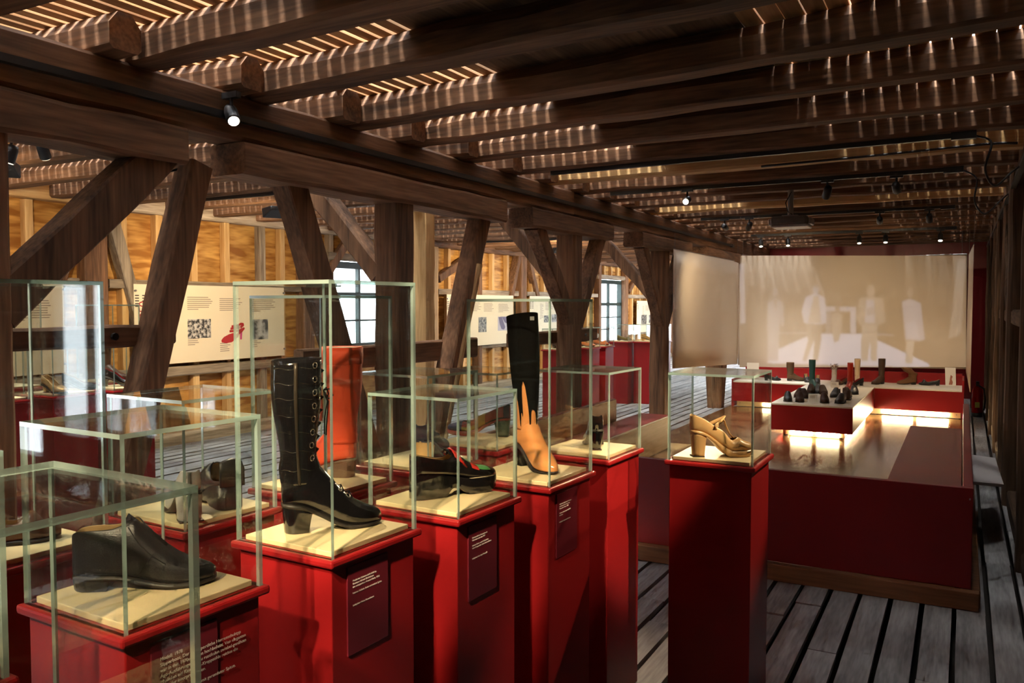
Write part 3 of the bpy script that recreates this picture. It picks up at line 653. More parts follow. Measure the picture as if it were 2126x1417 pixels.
for sgn in (-1, 1): la.tube([cc, cc + Vector((.012, sgn * .018, .006)), cc + Vector((.02, sgn * .026, -.012)), cc + Vector((.012, sgn * .012, -.022)), cc], .0018, 5); la.tube([cc, cc + Vector((.012, sgn * .006, -.03)), cc + Vector((.006, sgn * .012, -.075)), cc + Vector((.004, sgn * .010, -.12))], .0018, 5)
la.build('laces', SUEDE, t, True, True)
for zz in (.17, .22, .27, .315, .36, .40, .44): 
    MB().tube([sp(S, zz + .003 * math.sin(7 * a), a, .0002) for a in np.linspace(-3.1, -1.0, 12)], .0007, 5).build('seam', mat('croc_seam', (.03, .025, .018), .25), t, True, True)
# 3 platform loafer
t = shoe('platform_loafer', 'black patent platform loafer with red bands and green vamp', 'shoe', (-1.497, 2.095), 62, ZB)
st = [(0, .075, .014, .135, .9), (.012, .075, .030, .138, .86), (.05, .073, .036, .128, .8), (.095, .068, .037, .118, .72), (.125, .062, .039, .120, .55), (.145, .058, .040, .134, .25), (.16, .055, .041, .130, 0), (.19, .050, .044, .108, 0), (.225, .048, .047, .088, 0), (.262, .048, .045, .079, 0), (.288, .05, .034, .073, 0), (.301, .052, .016, .062, 0)]
def lf(x, f, s):
    if .198 < x < .222 and f < .42: return 2
    if .222 <= x < .268 and f < .30: return 3
    if .17 < x <= .198 and f < .22: return 3
    return 0
upper(st, n=44, matfn=lf).build('upper', [BLK, LIN, REDL, GRNL], t, True, True, solid=.0025, lining=1, weld=True)
sole(st, [(0, .001), (.105, .001), (.113, .012), (.125, .026), (.145, .028), (.165, .012), (.185, .002), (.25, .001), (.28, .008), (.301, .022)], ov=1.08, n=60).build('platform_sole', BLK, t, True, True, bevel=.004)
m = MB(); m.loft([[(.136, y, .150 - y * y * 14), (.156, y * 1.08, .136 - y * y * 16), (.176, y * 1.15, .118 - y * y * 17)] for y in (-.041, -.032, -.018, 0, .018, .032, .041)], False); m.build('tongue_flap', REDL, t, True, True, solid=.004)
m = MB(); m.loft([[(.122, y, .150 - abs(y) * .5), (.14, y, .142 - abs(y) * .6)] for y in (-.028, -.012, 0, .012, .028)], False); m.build('tongue', BLK, t, True, True, solid=.004)
MB().tube([(x, -.0455 * k - .001, .052) for x, k in ((.16, .9), (.2, .98), (.24, 1.03), (.27, .95), (.29, .72))], .0012, 6).build('welt', STITCH, t, True, True)
# 4 flame boot
t = shoe('flame_boot', 'tall narrow tan patent boot with a black flame-edged suede shaft', 'boot', (-1.475, 2.765), -30, ZB)
st = [(0, .085, .014, .19, 0), (.015, .084, .028, .21, 0), (.055, .072, .033, .22, 0), (.095, .045, .035, .185, 0), (.13, .02, .038, .132, 0), (.165, .008, .042, .09, 0), (.2, .006, .036, .062, 0), (.232, .008, .022, .043, 0), (.25, .012, .007, .028, 0)]
upper(st).build('foot', [TANP], t, True, True, sub=1, weld=True)
shl = [(.055, .14, .052, .034, 0), (.056, .20, .052, .038, 0), (.052, .26, .050, .042, 0), (.045, .34, .056, .049, 0), (.036, .44, .062, .053, 0), (.022, .563, .064, .054, .012)]
b, S = shaft(shl); b.build('shaft', [TANP], t, True, True, solid=.003)
SEG = 240
FL = [(-3.2, .30), (-2.9, .25), (-2.6, .33), (-2.3, .22), (-2.1, .29), (-1.75, .345), (-1.55, .32), (-1.41, .29), (-1.33, .21), (-1.26, .20), (-1.19, .252), (-1.11, .255), (-1.06, .236), (-1.01, .25), (-.99, .31), (-.92, .352), (-.80, .372), (-.68, .352), (-.57, .30), (-.50, .215), (-.44, .198), (-.38, .207), (-.33, .255), (-.24, .268), (-.05, .265), (.08, .255), (.19, .21), (.25, .182), (.31, .21), (.42, .268), (.6, .31), (.8, .26), (.95, .215), (1.1, .26), (1.5, .345), (1.8, .25), (2.1, .33), (2.5, .24), (2.8, .32), (3.2, .29)]
R0 = [(a, float(np.interp(a, [q[0] for q in FL], [q[1] for q in FL])) - .048) for a in np.linspace(-PI, PI, SEG, endpoint=False)]
cols = []
for tt in np.linspace(0, 1, 16): cols.append([sp2 for sp2 in [None]])
rows = []
def spi(z, a, off):
    zs = S[:, 1]; v = [float(np.interp(z, zs, S[:, q])) for q in (0, 2, 3, 4)]
    return Vector((v[0] + (v[1] + off) * math.cos(a), (v[2] + off) * math.sin(a), z + v[3] * math.cos(a)))
for tt in np.linspace(0, 1, 18): rows.append([spi(zb + (.566 - zb) * tt, a, .0025) for a, zb in R0])
MB().loft(rows, True).build('flame_shaft', SUEDE, t, True, True)
MB().loft([[spi(.566, a, .0025) for a, _ in R0], [spi(.564, a, -.003) for a, _ in R0], [spi(.5, a, -.004) for a, _ in R0]], True).build('shaft_rim', SUEDE, t, True, True)
sole(st, [(0, .079), (.06, .064), (.095, .037), (.13, .012), (.165, .001), (.21, .001), (.25, .007)]).build('sole', SOLE, t, True, True)
heel(-.001, .06, .028, .08, .064, .004, .045, .019, 1.6).build('heel', SUEDE, t, True, True)
MB().box(.088, .094, -.008, .008, .548, .562).build('tag', WHITEM, t, local=True)
# pumps
def pump(name, label, p, ang, L=.23, hz=.085, mats=None, z=ZB, hw=.03, hb=.02, hl=.055, plat=0, matfn=None, heelm=None, solem=SOLE, lin=None, group=None, low=0, hbx=.006):
    mats = mats or [BLK, LIN]; k = L / .25
    t = shoe(name, label, 'shoe', p, ang, z, group)
    b = plat
    st = [(0, hz, .012, hz + .058, .9), (.012 * k, hz, .027, hz + .062, .86), (.05 * k, hz * .9 + b * .1, .032, hz + .046, .8), (.09 * k, hz * .6 + b * .4, .033, hz * .75 + .045, .78), (.125 * k, hz * .28 + b * .72, .036, hz * .42 + .042 + b, .76), (.155 * k, .009 + b, .041, .052 + b, .70), (.178 * k, .007 + b, .044, .052 + b + low, .45), (.192 * k, .007 + b, .043, .054 + b + low, 0), (.215 * k, .007 + b, .038, .045 + b, 0), (.238 * k, .009 + b, .024, .037 + b, 0), (.25 * k, .012 + b, .007, .026 + b, 0)]
    upper(st, n=40, matfn=matfn).build('upper', mats, t, True, True, solid=.0022, sub=0, lining=1, weld=True)
    if plat: bot = [(0, hz - .006), (.05 * k, hz * .9 - .008), (.09 * k, hz * .55), (.12 * k, hz * .22), (.145 * k, .002), (.16 * k, .001), (.22 * k, .001), (.25 * k, .008)]
    else: bot = [(0, hz - .006), (.05 * k, hz * .9 - .008), (.09 * k, hz * .6 - .008), (.125 * k, hz * .28 - .007), (.155 * k, .001), (.22 * k, .001), (.25 * k, .008)]
    sole(st, bot).build('sole', solem if not plat else mats[0], t, True, True)
    heel(-.001, hl, hw, hz - .002, hz * .88 - .004, hbx, hbx + hl * .75, hb, 1.25).build('heel', heelm or mats[0], t, True, True)
    MB().box(hbx - .001, hbx + hl * .75 + .001, -hb - .001, hb + .001, 0, .004).build('heel_tip', SOLE, t, local=True)
    return t, st
pump('black_pump', 'glossy black pump seen from behind on the cream board', (-1.325, 3.17), 118, L=.235, hz=.085, hb=.021, hw=.031)
# 6 T-strap
t, st = pump('t_strap_shoe', 'beige leather T-strap platform shoe with high block heel', (-.948, 3.232), 33, L=.255, hz=.105, mats=[BEIGE, LIN], hw=.031, hb=.024, hl=.058, plat=.016, low=.004, hbx=.008)
MB().tube([(x, -.0445 * k, .0235) for x, k in ((.15, .93), (.175, 1.0), (.2, 1.0), (.225, .88), (.245, .6))], .0011, 6).build('stitching', STITCH, t, True, True)
m = MB(); m.loft([[(.176, y * .9, .074), (.160, y * .7, .092), (.148, y * .62, .118), (.140, y * .62, .140), (.137, y * .6, .147)] for y in (-.014, -.005, .005, .014)], False); m.build('strap', BEIGE, t, True, True, solid=.003)
m = MB(); m.loft([[(.085 + .052 * math.sin((q + 1) * PI / 2) + dx, .036 * q * -1 if False else .036 * q, .118 + .029 * math.sin((q + 1) * PI / 2) + dz) for dx, dz in ((-.002, -.006), (.007, .014))] for q in np.linspace(-1, 1, 15)], False); m.build('ankle_strap', BEIGE, t, True, True, solid=.003)
MB().box(.088, .103, -.041, -.037, .120, .136).build('buckle', mat('buckle_beige', (.75, .5, .25), .3), t, local=True, bevel=.002)
# 7 orange-red boot
t = shoe('orange_boot', 'tall orange-red suede boot with shearling lining and stacked heel', 'boot', (-1.872, 2.285), -157, ZB)
st = [(0, .065, .014, .16, 0), (.015, .064, .030, .19, 0), (.055, .058, .036, .20, 0), (.1, .045, .037, .165, 0), (.14, .028, .04, .12, 0), (.175, .02, .045, .09, 0), (.215, .018, .044, .07, 0), (.25, .02, .032, .056, 0), (.265, .024, .01, .042, 0)]
upper(st).build('foot', [ORA], t, True, True, sub=1, weld=True)
b, S = shaft([(.052, .12, .058, .040, 0), (.05, .17, .056, .042, 0), (.046, .22, .054, .046, 0), (.044, .29, .064, .055, 0), (.044, .36, .069, .060, 0), (.044, .455, .068, .060, 0)])
b.build('shaft', [ORA, LINW], t, True, True, solid=.006, lining=1)
MB().loft([[(.044 + (.068 + o) * math.cos(a), (.060 + o) * math.sin(a), zz) for a in [2 * PI * k / 28 for k in range(28)]] for o, zz in ((-.004, .455), (.004, .458), (.005, .43), (.003, .40), (.0, .398))], True).build('cuff', ORA, t, True, True)
sole(st, [(0, .058), (.07, .05), (.1, .03), (.14, .01), (.175, .001), (.23, .001), (.265, .01)]).build('sole', STACK, t, True, True)
heel(-.004, .08, .036, .062, .05, .004, .07, .033).build('heel', STACK, t, False, True, bevel=.002)
MB().tube([(.10, .03, .40), (.115, .035, .33), (.11, .034, .24), (.115, .03, .2)], .006, 6).build('pull_strap', mat('brown_strap', (.2, .03, .02), .5), t, True, True)
# 8 silver heel + mule
pump('silver_heeled_shoe', 'silver leather shoe with a thick block heel seen from behind', (-1.868, 1.575), 150, L=.235, hz=.085, mats=[SILV, LIN], hw=.034, hb=.031, hl=.06)
t = shoe('black_mule', 'black leather mule on a thick wedge heel beside the silver shoe', 'shoe', (-1.885, 1.735), 158, ZB)
st = [(0, .072, .02, .085, .9), (.02, .071, .034, .085, .88), (.08, .06, .036, .08, .85), (.115, .04, .039, .10, .6), (.13, .035, .04, .122, .25), (.15, .03, .042, .118, 0), (.185, .028, .044, .095, 0), (.215, .028, .04, .075, 0), (.235, .032, .02, .058, 0)]
upper(st).build('upper', [LEA, LIN], t, True, True, solid=.004, lining=1, weld=True)
sole(st, [(0, .001), (.085, .001), (.1, .012), (.13, .012), (.15, .001), (.21, .001), (.235, .012)], ov=1.1, n=50).build('wedge_sole', LEA, t, True, True)
m = MB(); m.loft([[(-.004, y, .07), (-.002, y, .118 + .03 * (1 - (y / .04) ** 2)), (.01, y * .9, .14 + .012 * (1 - (y / .04) ** 2))] for y in np.linspace(-.037, .037, 9)], False); m.build('heel_counter', LEA, t, True, True, solid=.006)
# 9 cork heel
pump('cork_heel_shoe', 'navy suede shoe on a high cork heel seen from behind', (-1.815, 2.60), 100, L=.23, hz=.085, mats=[BLUS, LIN], heelm=CORK, solem=CORK, hw=.034, hb=.030, hl=.065, plat=.02)
# 10 patchwork pump
def pw(x, f, s):
    if x < .022: return 2
    if x < .11: return 0 if f < .62 else 3
    if x < .145: return 4 if f < .55 else 4
    if x < .19: return 4 if f > .45 else 0
    if x < .222: return 0 if f < .5 else 4
    return 2
t, st = pump('patchwork_pump', 'multicoloured patchwork pump in red, ochre, green and navy', (-1.822, 3.33), -165, L=.30, hz=.082, mats=[REDM, LIN, BLUL, DGRN, YELL], heelm=DGRN, solem=DGRN, hw=.034, hb=.030, hl=.068, plat=.012, matfn=pw)
# 11 brown shoe at left edge
pump('brown_loafer', 'brown leather shoe toe at the left picture edge', (-2.20, 1.10), 58, L=.26, hz=.03, mats=[BRN, LIN], hw=.034, hb=.032, hl=.07, low=.02)
# A hidden shoe in corner case and in the other rows
pump('red_lined_pump', 'black pointed pump with red lining in the window-side row', (-5.60, 3.93), 40, L=.25, hz=.075, mats=[BLK, LINR], hw=.026, hb=.008, hl=.04)
pump('gold_sandal', 'gold sandal in the left half of the shared case', (-5.58, 3.47), 5, L=.22, hz=.06, mats=[GOLD, LIN], hw=.026, hb=.01, hl=.04)
pump('strappy_black_sandal', 'black sandal with straps right of the gold one', (-5.60, 3.62), 40, L=.23, hz=.06, mats=[LEA, LIN], hw=.026, hb=.01, hl=.04)
pump('dark_court_shoe', 'dark low shoe in the case half hidden by the left post', (-5.62, 3.02), 20, L=.25, hz=.05, mats=[LEA, LIN])
def boot(name, label, p, ang, H=.4, m=BRN, z=ZB, k=1.0, rx=.055, fold=0, hz=.03, group=None, solem=SOLE):
    t = shoe(name, label, 'boot', p, ang, z, group)
    st = [(0, hz, .014, hz + .09, 0), (.015, hz, .030, hz + .11, 0), (.055, hz * .9, .035, hz + .11, 0), (.1, hz * .6, .036, hz * .6 + .105, 0), (.14, .012, .04, .095, 0), (.175, .008, .044, .075, 0), (.215, .008, .042, .06, 0), (.25, .01, .03, .048, 0), (.265, .014, .01, .035, 0)]
    st = [(a * k, b, c_ * k, d, e) for a, b, c_, d, e in st]
    upper(st, n=22, m=5).build('foot', [m], t, True, True, weld=True)
    b, S = shaft([(.052 * k, hz + .05, .052 * k, .036 * k, 0), (.05 * k, hz + .11, rx * .9, .038 * k, 0), (.047 * k, H * .5 + .04, rx, rx * .8, 0), ((.046 + fold) * k, H * .8, rx * 1.08, rx * .9, 0), ((.046 + fold * 1.6) * k, H, rx * 1.08, rx * .92, 0)], seg=18, n=12)
    b.build('shaft', [m, LIN], t, True, True, solid=.003, lining=1)
    sole(st, [(0, hz - .006), (.07, hz * .7), (.12, .008), (.175, .001), (.23, .001), (.265, .008)], n=20).build('sole', solem, t, True, True)
    heel(-.002, .07 * k, .033 * k, hz - .002, hz * .85, .002, .064 * k, .031 * k, n=2).build('heel', solem, t, False, True)
    return t
boot('laced_ankle_boot', 'brown laced boot in the case behind the black pump', (-6.15, 4.3), 10, .34, BRN)
boot('tall_black_boot', 'tall black boot with handles near the left wall', (-6.42, 3.6), -20, .46, LEA, rx=.065)
pump('far_brown_pump', 'brown pump in the first case of the far row', (-5.0, 10.38), -10, L=.24, hz=.05, mats=[BRN, LIN])
pump('far_orange_shoe', 'orange leather shoe in the second case of the far row', (-4.88, 11.03), -10, L=.26, hz=.03, mats=[ORAL, LIN], low=.02)
pump('far_orange_shoe', 'orange leather shoe in the third case of the far row', (-4.87, 11.53), -10, L=.26, hz=.03, mats=[ORAL, LIN], low=.02)
pump('far_olive_shoe', 'olive shoe at the left of the farthest group', (-5.12, 13.13), 10, L=.25, hz=.03, mats=[OLIV, LIN], low=.02)
pump('far_bronze_shoe', 'bronze shoe in the middle of the farthest group', (-4.75, 13.28), 30, L=.26, hz=.05, mats=[GOLD, LIN])
pump('far_rust_shoe', 'rust brown shoe at the right of the farthest group', (-4.68, 13.68), 10, L=.26, hz=.03, mats=[BRN, LIN], low=.02)

# ================================================================== VIEWING ENCLOSURE
XE0, XE1, YE0, YE1 = -3.26, .07, 5.1, 9.45
en = thing('viewing_enclosure', 'low dark red walled enclosure on a wooden plinth', 'enclosure', (-1.6, YE0, 0))
H = .655
MB().box(XE0, XE1, YE0, YE0 + .05, .1, H).build('front_panel', REDD, en, bevel=.004)
MB().box(XE1 - .05, XE1, YE0 + .051, YE1, .1, H).build('side_panel', REDD, en, bevel=.004)
MB().box(XE0, XE0 + .05, YE0 + .051, 8.2, .1, H).build('side_panel', [REDD], en, bevel=.004)
MB().box(XE0 + .051, XE0 + .056, YE0 + .06, 8.2, .42, H - .01).build('inner_lining', TAN, en)
MB().box(XE0 - .04, XE1 + .04, YE0 - .06, YE0, 0, .1).build('plinth_board', PLINTH, en, bevel=.005)
MB().box(XE1, XE1 + .045, YE0, YE1, 0, .1).build('plinth_board', PLINTH, en, bevel=.005)
MB().box(XE0 - .04, XE0, YE0, 8.9, 0, .1).build('plinth_board', PLINTH, en, bevel=.005)
MB().box(XE1 - .02, XE1 - .012, YE0 - .002, YE0 - .0005, .59, .6).build('screw', GREYM, en)
k = 0
y = 5.16
while y < 12.98:
    MB().box(-3.2, .02, y, min(y + .9, 13.0) - .002, .02, .06).build('floor_board', SHINY, en); y += .9
def bench(label, x0, x1, y0, y1, tanside):
    t = thing('bench', label, 'bench', ((x0 + x1) / 2, y0, .06))
    MB().box(x0, x1, y0, y1, .40, .42).build('seat', REDBROWN, t, bevel=.003)
    xx = x1 if tanside > 0 else x0
    MB().box(xx - .025 if tanside > 0 else xx, xx if tanside > 0 else xx + .025, y0, y1 - .001, .06, .4).build('front_board', TAN, t)
    MB().box(x0 + .025, x1 - .025, y1 - .025, y1, .06, .4).build('end_board', TAN, t)
    MB().box(x0 + .025, x1 - .025, y0, y0 + .02, .06, .4).build('end_board', TAN, t)
bench('long red bench with tan front along the left side of the enclosure', -3.2, -2.85, 5.17, 8.93, 1)
bench('long red bench along the right side of the enclosure', -.445, .015, 5.17, 9.3, -1)
sb = thing('leaning_board', 'pale grey board leaning beside the right side of the enclosure', 'board', (.2, 7.2, .42))
a, b_, c_, d_ = at(2016, 943, .46), at(2066, 950, .40), at(2084, 1005, .40), at(2021, 999, .46)
m = MB(); n_ = Vector((.1, 0, -.012)); m.add([a, b_, c_, d_, a - Vector((0, 0, .02)), b_ - Vector((0, 0, .02)), c_ - Vector((0, 0, .02)), d_ - Vector((0, 0, .02))], [(0, 1, 2, 3), (7, 6, 5, 4), (0, 4, 5, 1), (1, 5, 6, 2), (2, 6, 7, 3), (3, 7, 4, 0)])
m.build('board', [mat('pale_grey_board', (.55, .52, .52), .5)], sb)
MB().box(XE1 + .005, .2, (a.y + d_.y) / 2 - .02, (a.y + d_.y) / 2 + .02, .36, .385).build('bracket', TAN, sb)
# ---- T-shaped shelf
ZT = .46
sh = thing('shoe_platform', 'T-shaped red display platform with pale top and glowing base', 'platform', (-1.55, 10.3, .06))
sx0, sx1 = -2.03, -1.10
for (x0, x1, y0, y1) in ((sx0, sx1, 10.3, 13.0), (-3.14, .01, 13.0, 13.85)):
    MB().box(x0, x1, y0 + (.002 if y0 > 12 else 0), y1, ZT - .02, ZT).build('top_board', SHELFTOP, sh, bevel=.002)
MB().box(sx0, sx1, 10.305, 10.33, .14, ZT - .02).build('apron', RED, sh)
MB().box(sx1 - .03, sx1 - .005, 10.33, 13.0, .14, ZT - .02).build('apron', RED, sh)
MB().box(sx0 + .005, sx0 + .03, 10.33, 13.0, .14, ZT - .02).build('apron', RED, sh)
MB().box(-3.14, sx0, 13.005, 13.03, .15, ZT - .02).build('apron', RED, sh); MB().box(sx1, .01, 13.005, 13.03, .15, ZT - .02).build('apron', RED, sh)
MB().box(-3.16, -3.14, 13.0, 13.9, .06, ZT + .03).build('side_panel', RED, sh); MB().box(.01, .035, 13.0, 13.9, .06, ZT + .14).build('side_panel', RED, sh)
MB().box(-3.14, .01, 13.85, 13.89, .06, ZT + .17).build('back_panel', RED, sh)
BASEC = mat('cream_base_board', (.72, .58, .32), .5)
MB().box(sx0 + .16, sx1 - .1, 10.42, 10.44, .062, .14).build('base_board', BASEC, sh); MB().box(sx1 - .14, sx1 - .12, 10.45, 13.1, .062, .14).build('base_board', BASEC, sh)
MB().box(sx0 + .12, sx0 + .14, 10.45, 13.1, .062, .14).build('base_board', BASEC, sh)
MB().box(-3.1, sx0 + .1, 13.10, 13.12, .062, .15).build('base_board', BASEC, sh); MB().box(sx1 - .1, 0, 13.10, 13.12, .062, .15).build('base_board', BASEC, sh)
GLOW = mat('light_strip', (1, .9, .7), .5, emit=(1, .80, .45), estr=55)
def strip(x0, x1, y0, y1): MB().box(x0, x1, y0, y1, .085, .125).build('light_strip', GLOW, sh)
strip(sx0 + .22, sx0 + .46, 10.405, 10.418); strip(sx0 + .52, sx0 + .77, 10.405, 10.418)
for y in (10.6, 11.4, 12.2): strip(sx1 - .117, sx1 - .105, y, y + .62)
for y in (10.6, 11.4, 12.2): strip(sx0 + .105, sx0 + .117, y, y + .62)
for x in (-1.0, -.55, ): strip(x, x + .4, 13.085, 13.098)
strip(-2.7, -2.15, 13.085, 13.098)
for x in (-3.05, -.05): MB().tube([(x, 13.098, .11), (x, 13.094, .11)], .008).build('knob', GREYM, sh)
for x in (sx0 + .18, sx1 - .14): MB().tube([(x, 10.40, .06), (x, 10.40, .08)], .02).build('caster', GREYM, sh)
# shoes on it
def on(x, y): p = at(x, y, ZT); return (p.x, p.y)
def derby(label, p, ang, m=DBRN, L=.27):
    t = shoe('lace_up_shoe', label, 'shoe', p, ang, ZT, 'dark lace-up shoes on the stem of the platform'); k = L / .27
    st = [(0, .024, .012, .085, .9), (.012, .024, .027, .09, .86), (.05, .023, .033, .09, .75), (.085, .022, .035, .095, .5), (.10, .02, .037, .11, .2), (.115, .017, .038, .105, 0), (.15, .01, .043, .085, 0), (.19, .008, .046, .06, 0), (.235, .008, .038, .048, 0), (.26, .01, .022, .038, 0), (.27, .013, .008, .028, 0)]
    st = [(a * k, b, c_ * 1.15, d * 1.1, e) for a, b, c_, d, e in st]
    upper(st, n=20, m=5).build('upper', [m, LIN], t, True, True, solid=.003, lining=1, weld=True)
    sole(st, [(0, .001), (.07, .001), (.075, .008), (.13, .006), (.15, .001), (.23, .001), (.27, .008)], n=22).build('sole', SOLE, t, True, True)
    la = MB()
    for i in range(4): x = .105 + .016 * i; la.tube([(x * k, -.018, .108 - .012 * i), (x * k + .004, 0, .113 - .0125 * i), (x * k, .018, .108 - .012 * i)], .002, 5)
    la.build('laces', SOLE, t, True, True); return t
DD = [((1636, 834), 'leftmost in the front row'), ((1660, 835), 'second from the left in the front row'), ((1713, 837), 'right of the small front card'), ((1739, 838), 'rightmost in the front row'),
      ((1654, 826), 'second row, behind the leftmost shoe'), ((1673, 827), 'second row, left of the small card'), ((1729, 825), 'second row, behind the rightmost front shoe'), ((1753, 831), 'standing apart at the right edge of the front rows'),
      ((1683, 817), 'third row, under the teal boot'), ((1697, 817), 'third row, second under the teal boot'), ((1712, 819), 'third row, in the middle'), ((1762, 824), 'third row, beside the red boot'), ((1774, 819), 'right before the red boot')]
for i, ((x, y), w) in enumerate(DD):
    p = at(x, y, ZT); a = -90 + random.uniform(-12, 22); r = math.radians(a)
    derby('dark brown leather lace-up shoe, %s' % w, (p.x - .26 * math.cos(r), p.y - .26 * math.sin(r)), a, DBRN if i % 3 else LEA)
PB = dict(z=ZT)
boot('teal_boot', 'tall slim teal boot standing behind the dark lace-up shoes', on(1683, 803), -60, .40, GRNB, rx=.05, **PB)
boot('red_boot', 'tall slim red boot on the stem of the platform', on(1766, 808), -95, .38, mat('red_boot_leather', (.5, .03, .012), .35), rx=.042, **PB)
boot('beige_boot', 'tall beige boot right behind the red boot', on(1779, 794), -80, .37, mat('pale_beige', (.62, .45, .28), .5), rx=.048, **PB)
boot('brown_calf_boot', 'olive brown calf boot near the left end of the platform', on(1634, 790), 20, .29, mat('olive_brown', (.10, .05, .02), .5), rx=.055, **PB)
boot('dark_brown_boot', 'tall dark brown boot right of the centre on the back shelf', on(1834, 796), -120, .38, mat('umber', (.06, .028, .015), .5), rx=.052, **PB)
boot('slouch_boot', 'brown suede boot with folded shaft on the right back shelf', on(1902, 798), 195, .25, mat('suede_brown', (.14, .06, .02), .8), rx=.065, fold=.06, **PB)
t = boot('fur_boot', 'pale grey boot with a brown fur cuff in the middle of the platform', on(1732, 793), -85, .26, mat('pale_grey_suede', (.5, .42, .36), .8), rx=.045, **PB)
m = MB()
for k in range(160):
    a = random.uniform(0, 2 * PI); z = random.uniform(.2, .285); c0 = Vector((.047 + .055 * math.cos(a), .05 * math.sin(a), z)); d = Vector((math.cos(a) * .02, math.sin(a) * .02, random.uniform(-.02, .02)))
    e = Vector((-math.sin(a), math.cos(a), 0)) * .006; m.add([c0 - e, c0 + e, c0 + d], [(0, 1, 2)])
tag(m.build('fur_cuff', mat('fur_brown', (.2, .1, .07), .9), t, local=True), kind='stuff')
pump('back_black_shoe', 'black low shoe at the left end of the back shelf', on(1587, 789), 15, L=.25, hz=.04, mats=[LEA, LIN], z=ZT, low=.02)
pump('ankle_shoe', 'black high-cut shoe left of the teal boot', on(1672, 791), -70, L=.24, hz=.06, mats=[LEA, LIN], z=ZT, low=.03)
pump('ankle_shoe', 'black high-cut shoe right of the teal boot', on(1698, 794), -85, L=.24, hz=.06, mats=[LEA, LIN], z=ZT, low=.03)
pump('two_tone_pump', 'black and red pump right of the red boot', on(1792, 800), -140, L=.25, hz=.06, mats=[LEA, LINR], z=ZT)
pump('two_tone_pump', 'black and red pump left of the red boot', on(1760, 797), -130, L=.25, hz=.05, mats=[BRN, LINR], z=ZT, low=.02)
pump('buckled_shoe', 'black flat shoe at the right end of the back shelf', on(1951, 800), 185, L=.28, hz=.025, mats=[LEA, LIN], z=ZT, low=.03)
def card(label, x, yb, wpx, hpx, lean=.03, photo=False):
    p = at(x, yb, ZT); dep = (p - Vector((0, 0, EYE))).dot(FW); w = wpx / FOC * dep; h = hpx / FOC * dep
    t = thing('info_card', label, 'card', (p.x, p.y, ZT), .25)
    MB().add([(-w / 2, 0, 0), (w / 2, 0, 0), (w / 2, lean, h), (-w / 2, lean, h), (-w / 2, .004, 0), (w / 2, .004, 0), (w / 2, lean + .004, h), (-w / 2, lean + .004, h)], [(0, 1, 2, 3), (7, 6, 5, 4), (0, 4, 5, 1), (1, 5, 6, 2), (2, 6, 7, 3), (3, 7, 4, 0)]).build('board', mat('card_white', (.8, .75, .66), .5), t, local=True)
    if photo:
        m = MB(); pts = [(-.2, .05), (.15, .05), (.2, .2), (.1, .35), (.2, .5), (.02, .6), (-.05, .45), (-.1, .25)]
        m.add([(u * w, lean * v - .001, v * h) for u, v in pts], [tuple(range(len(pts)))]).build('printed_figure', mat('print_figure', (.4, .15, .1), .6), t, local=True)
    else:
        m = MB(); 
        for i in range(4): m.add([(-.35 * w, lean * (.85 - .1 * i) - .001, (.85 - .1 * i) * h), (.2 * w, lean * (.85 - .1 * i) - .001, (.85 - .1 * i) * h), (.2 * w, lean * (.82 - .1 * i) - .001, (.82 - .1 * i) * h), (-.35 * w, lean * (.82 - .1 * i) - .001, (.82 - .1 * i) * h)], [(0, 1, 2, 3)])
        m.build('print', TEXTG, t, local=True)
card('white card with a printed figure at the left end of the back shelf', 1563, 786, 24, 33, .05, True)
card('white card with a printed figure at the right end of the back shelf', 1974, 800, 20, 37, .05, True)
card('small white text card among the dark lace-up shoes', 1688, 834, 18, 15); card('small white text card before the pale fur boot', 1733, 805, 16, 12)

# ================================================================== SCREENS, PROJECTOR
YS = 14.0
def screen(label, pts_top, pts_bot, nm, out):
    t = thing('hanging_screen', label, 'screen', pts_bot[0])
    n = 24; m = MB(); rings = []
    for i in range(n + 1):
        u = i / n; a = Vector(pts_top[0]).lerp(Vector(pts_top[1]), u); b = Vector(pts_bot[0]).lerp(Vector(pts_bot[1]), u)
        rings.append([a.lerp(b, v / 6) + Vector(out) * (.012 * math.sin(u * 9) * (v / 6)) for v in range(7)])
    m.loft(rings, False).build('cloth', SCREEN, t, True, solid=.006)
    for q in (0.02, .98):
        a = Vector(pts_top[0]).lerp(Vector(pts_top[1]), q); MB().tube([a, a + Vector((0, 0, 2.9 - a.z))], .002, 5).build('wire', GREYM, t)
    MB().tube([pts_top[0], pts_top[1]], .008, 6).build('top_rod', GREYM, t)
    return t
bsl, bsr = atY(1534, 543, YS), atY(2008, 527, YS); bbl, bbr = atY(1532, 757, YS), atY(2006, 766, YS)
bs = screen('large pale hanging screen with a projected fashion show', (bsl, bsr), (bbl, bbr), 1, (0, 0, 0))
screen('pale hanging screen along the left side of the platform', ((-3.27, 10.32, 2.36), (-3.29, 13.9, 2.36)), ((-3.27, 10.32, .83), (-3.29, 13.9, .66)), 1, (0, 0, 0))
screen('narrow pale screen seen edge-on at the right of the platform', ((.105, 12.2, 2.42), (.06, 13.95, 2.38)), ((.105, 12.2, .52), (.06, 13.95, .66)), 1, (0, 0, 0))
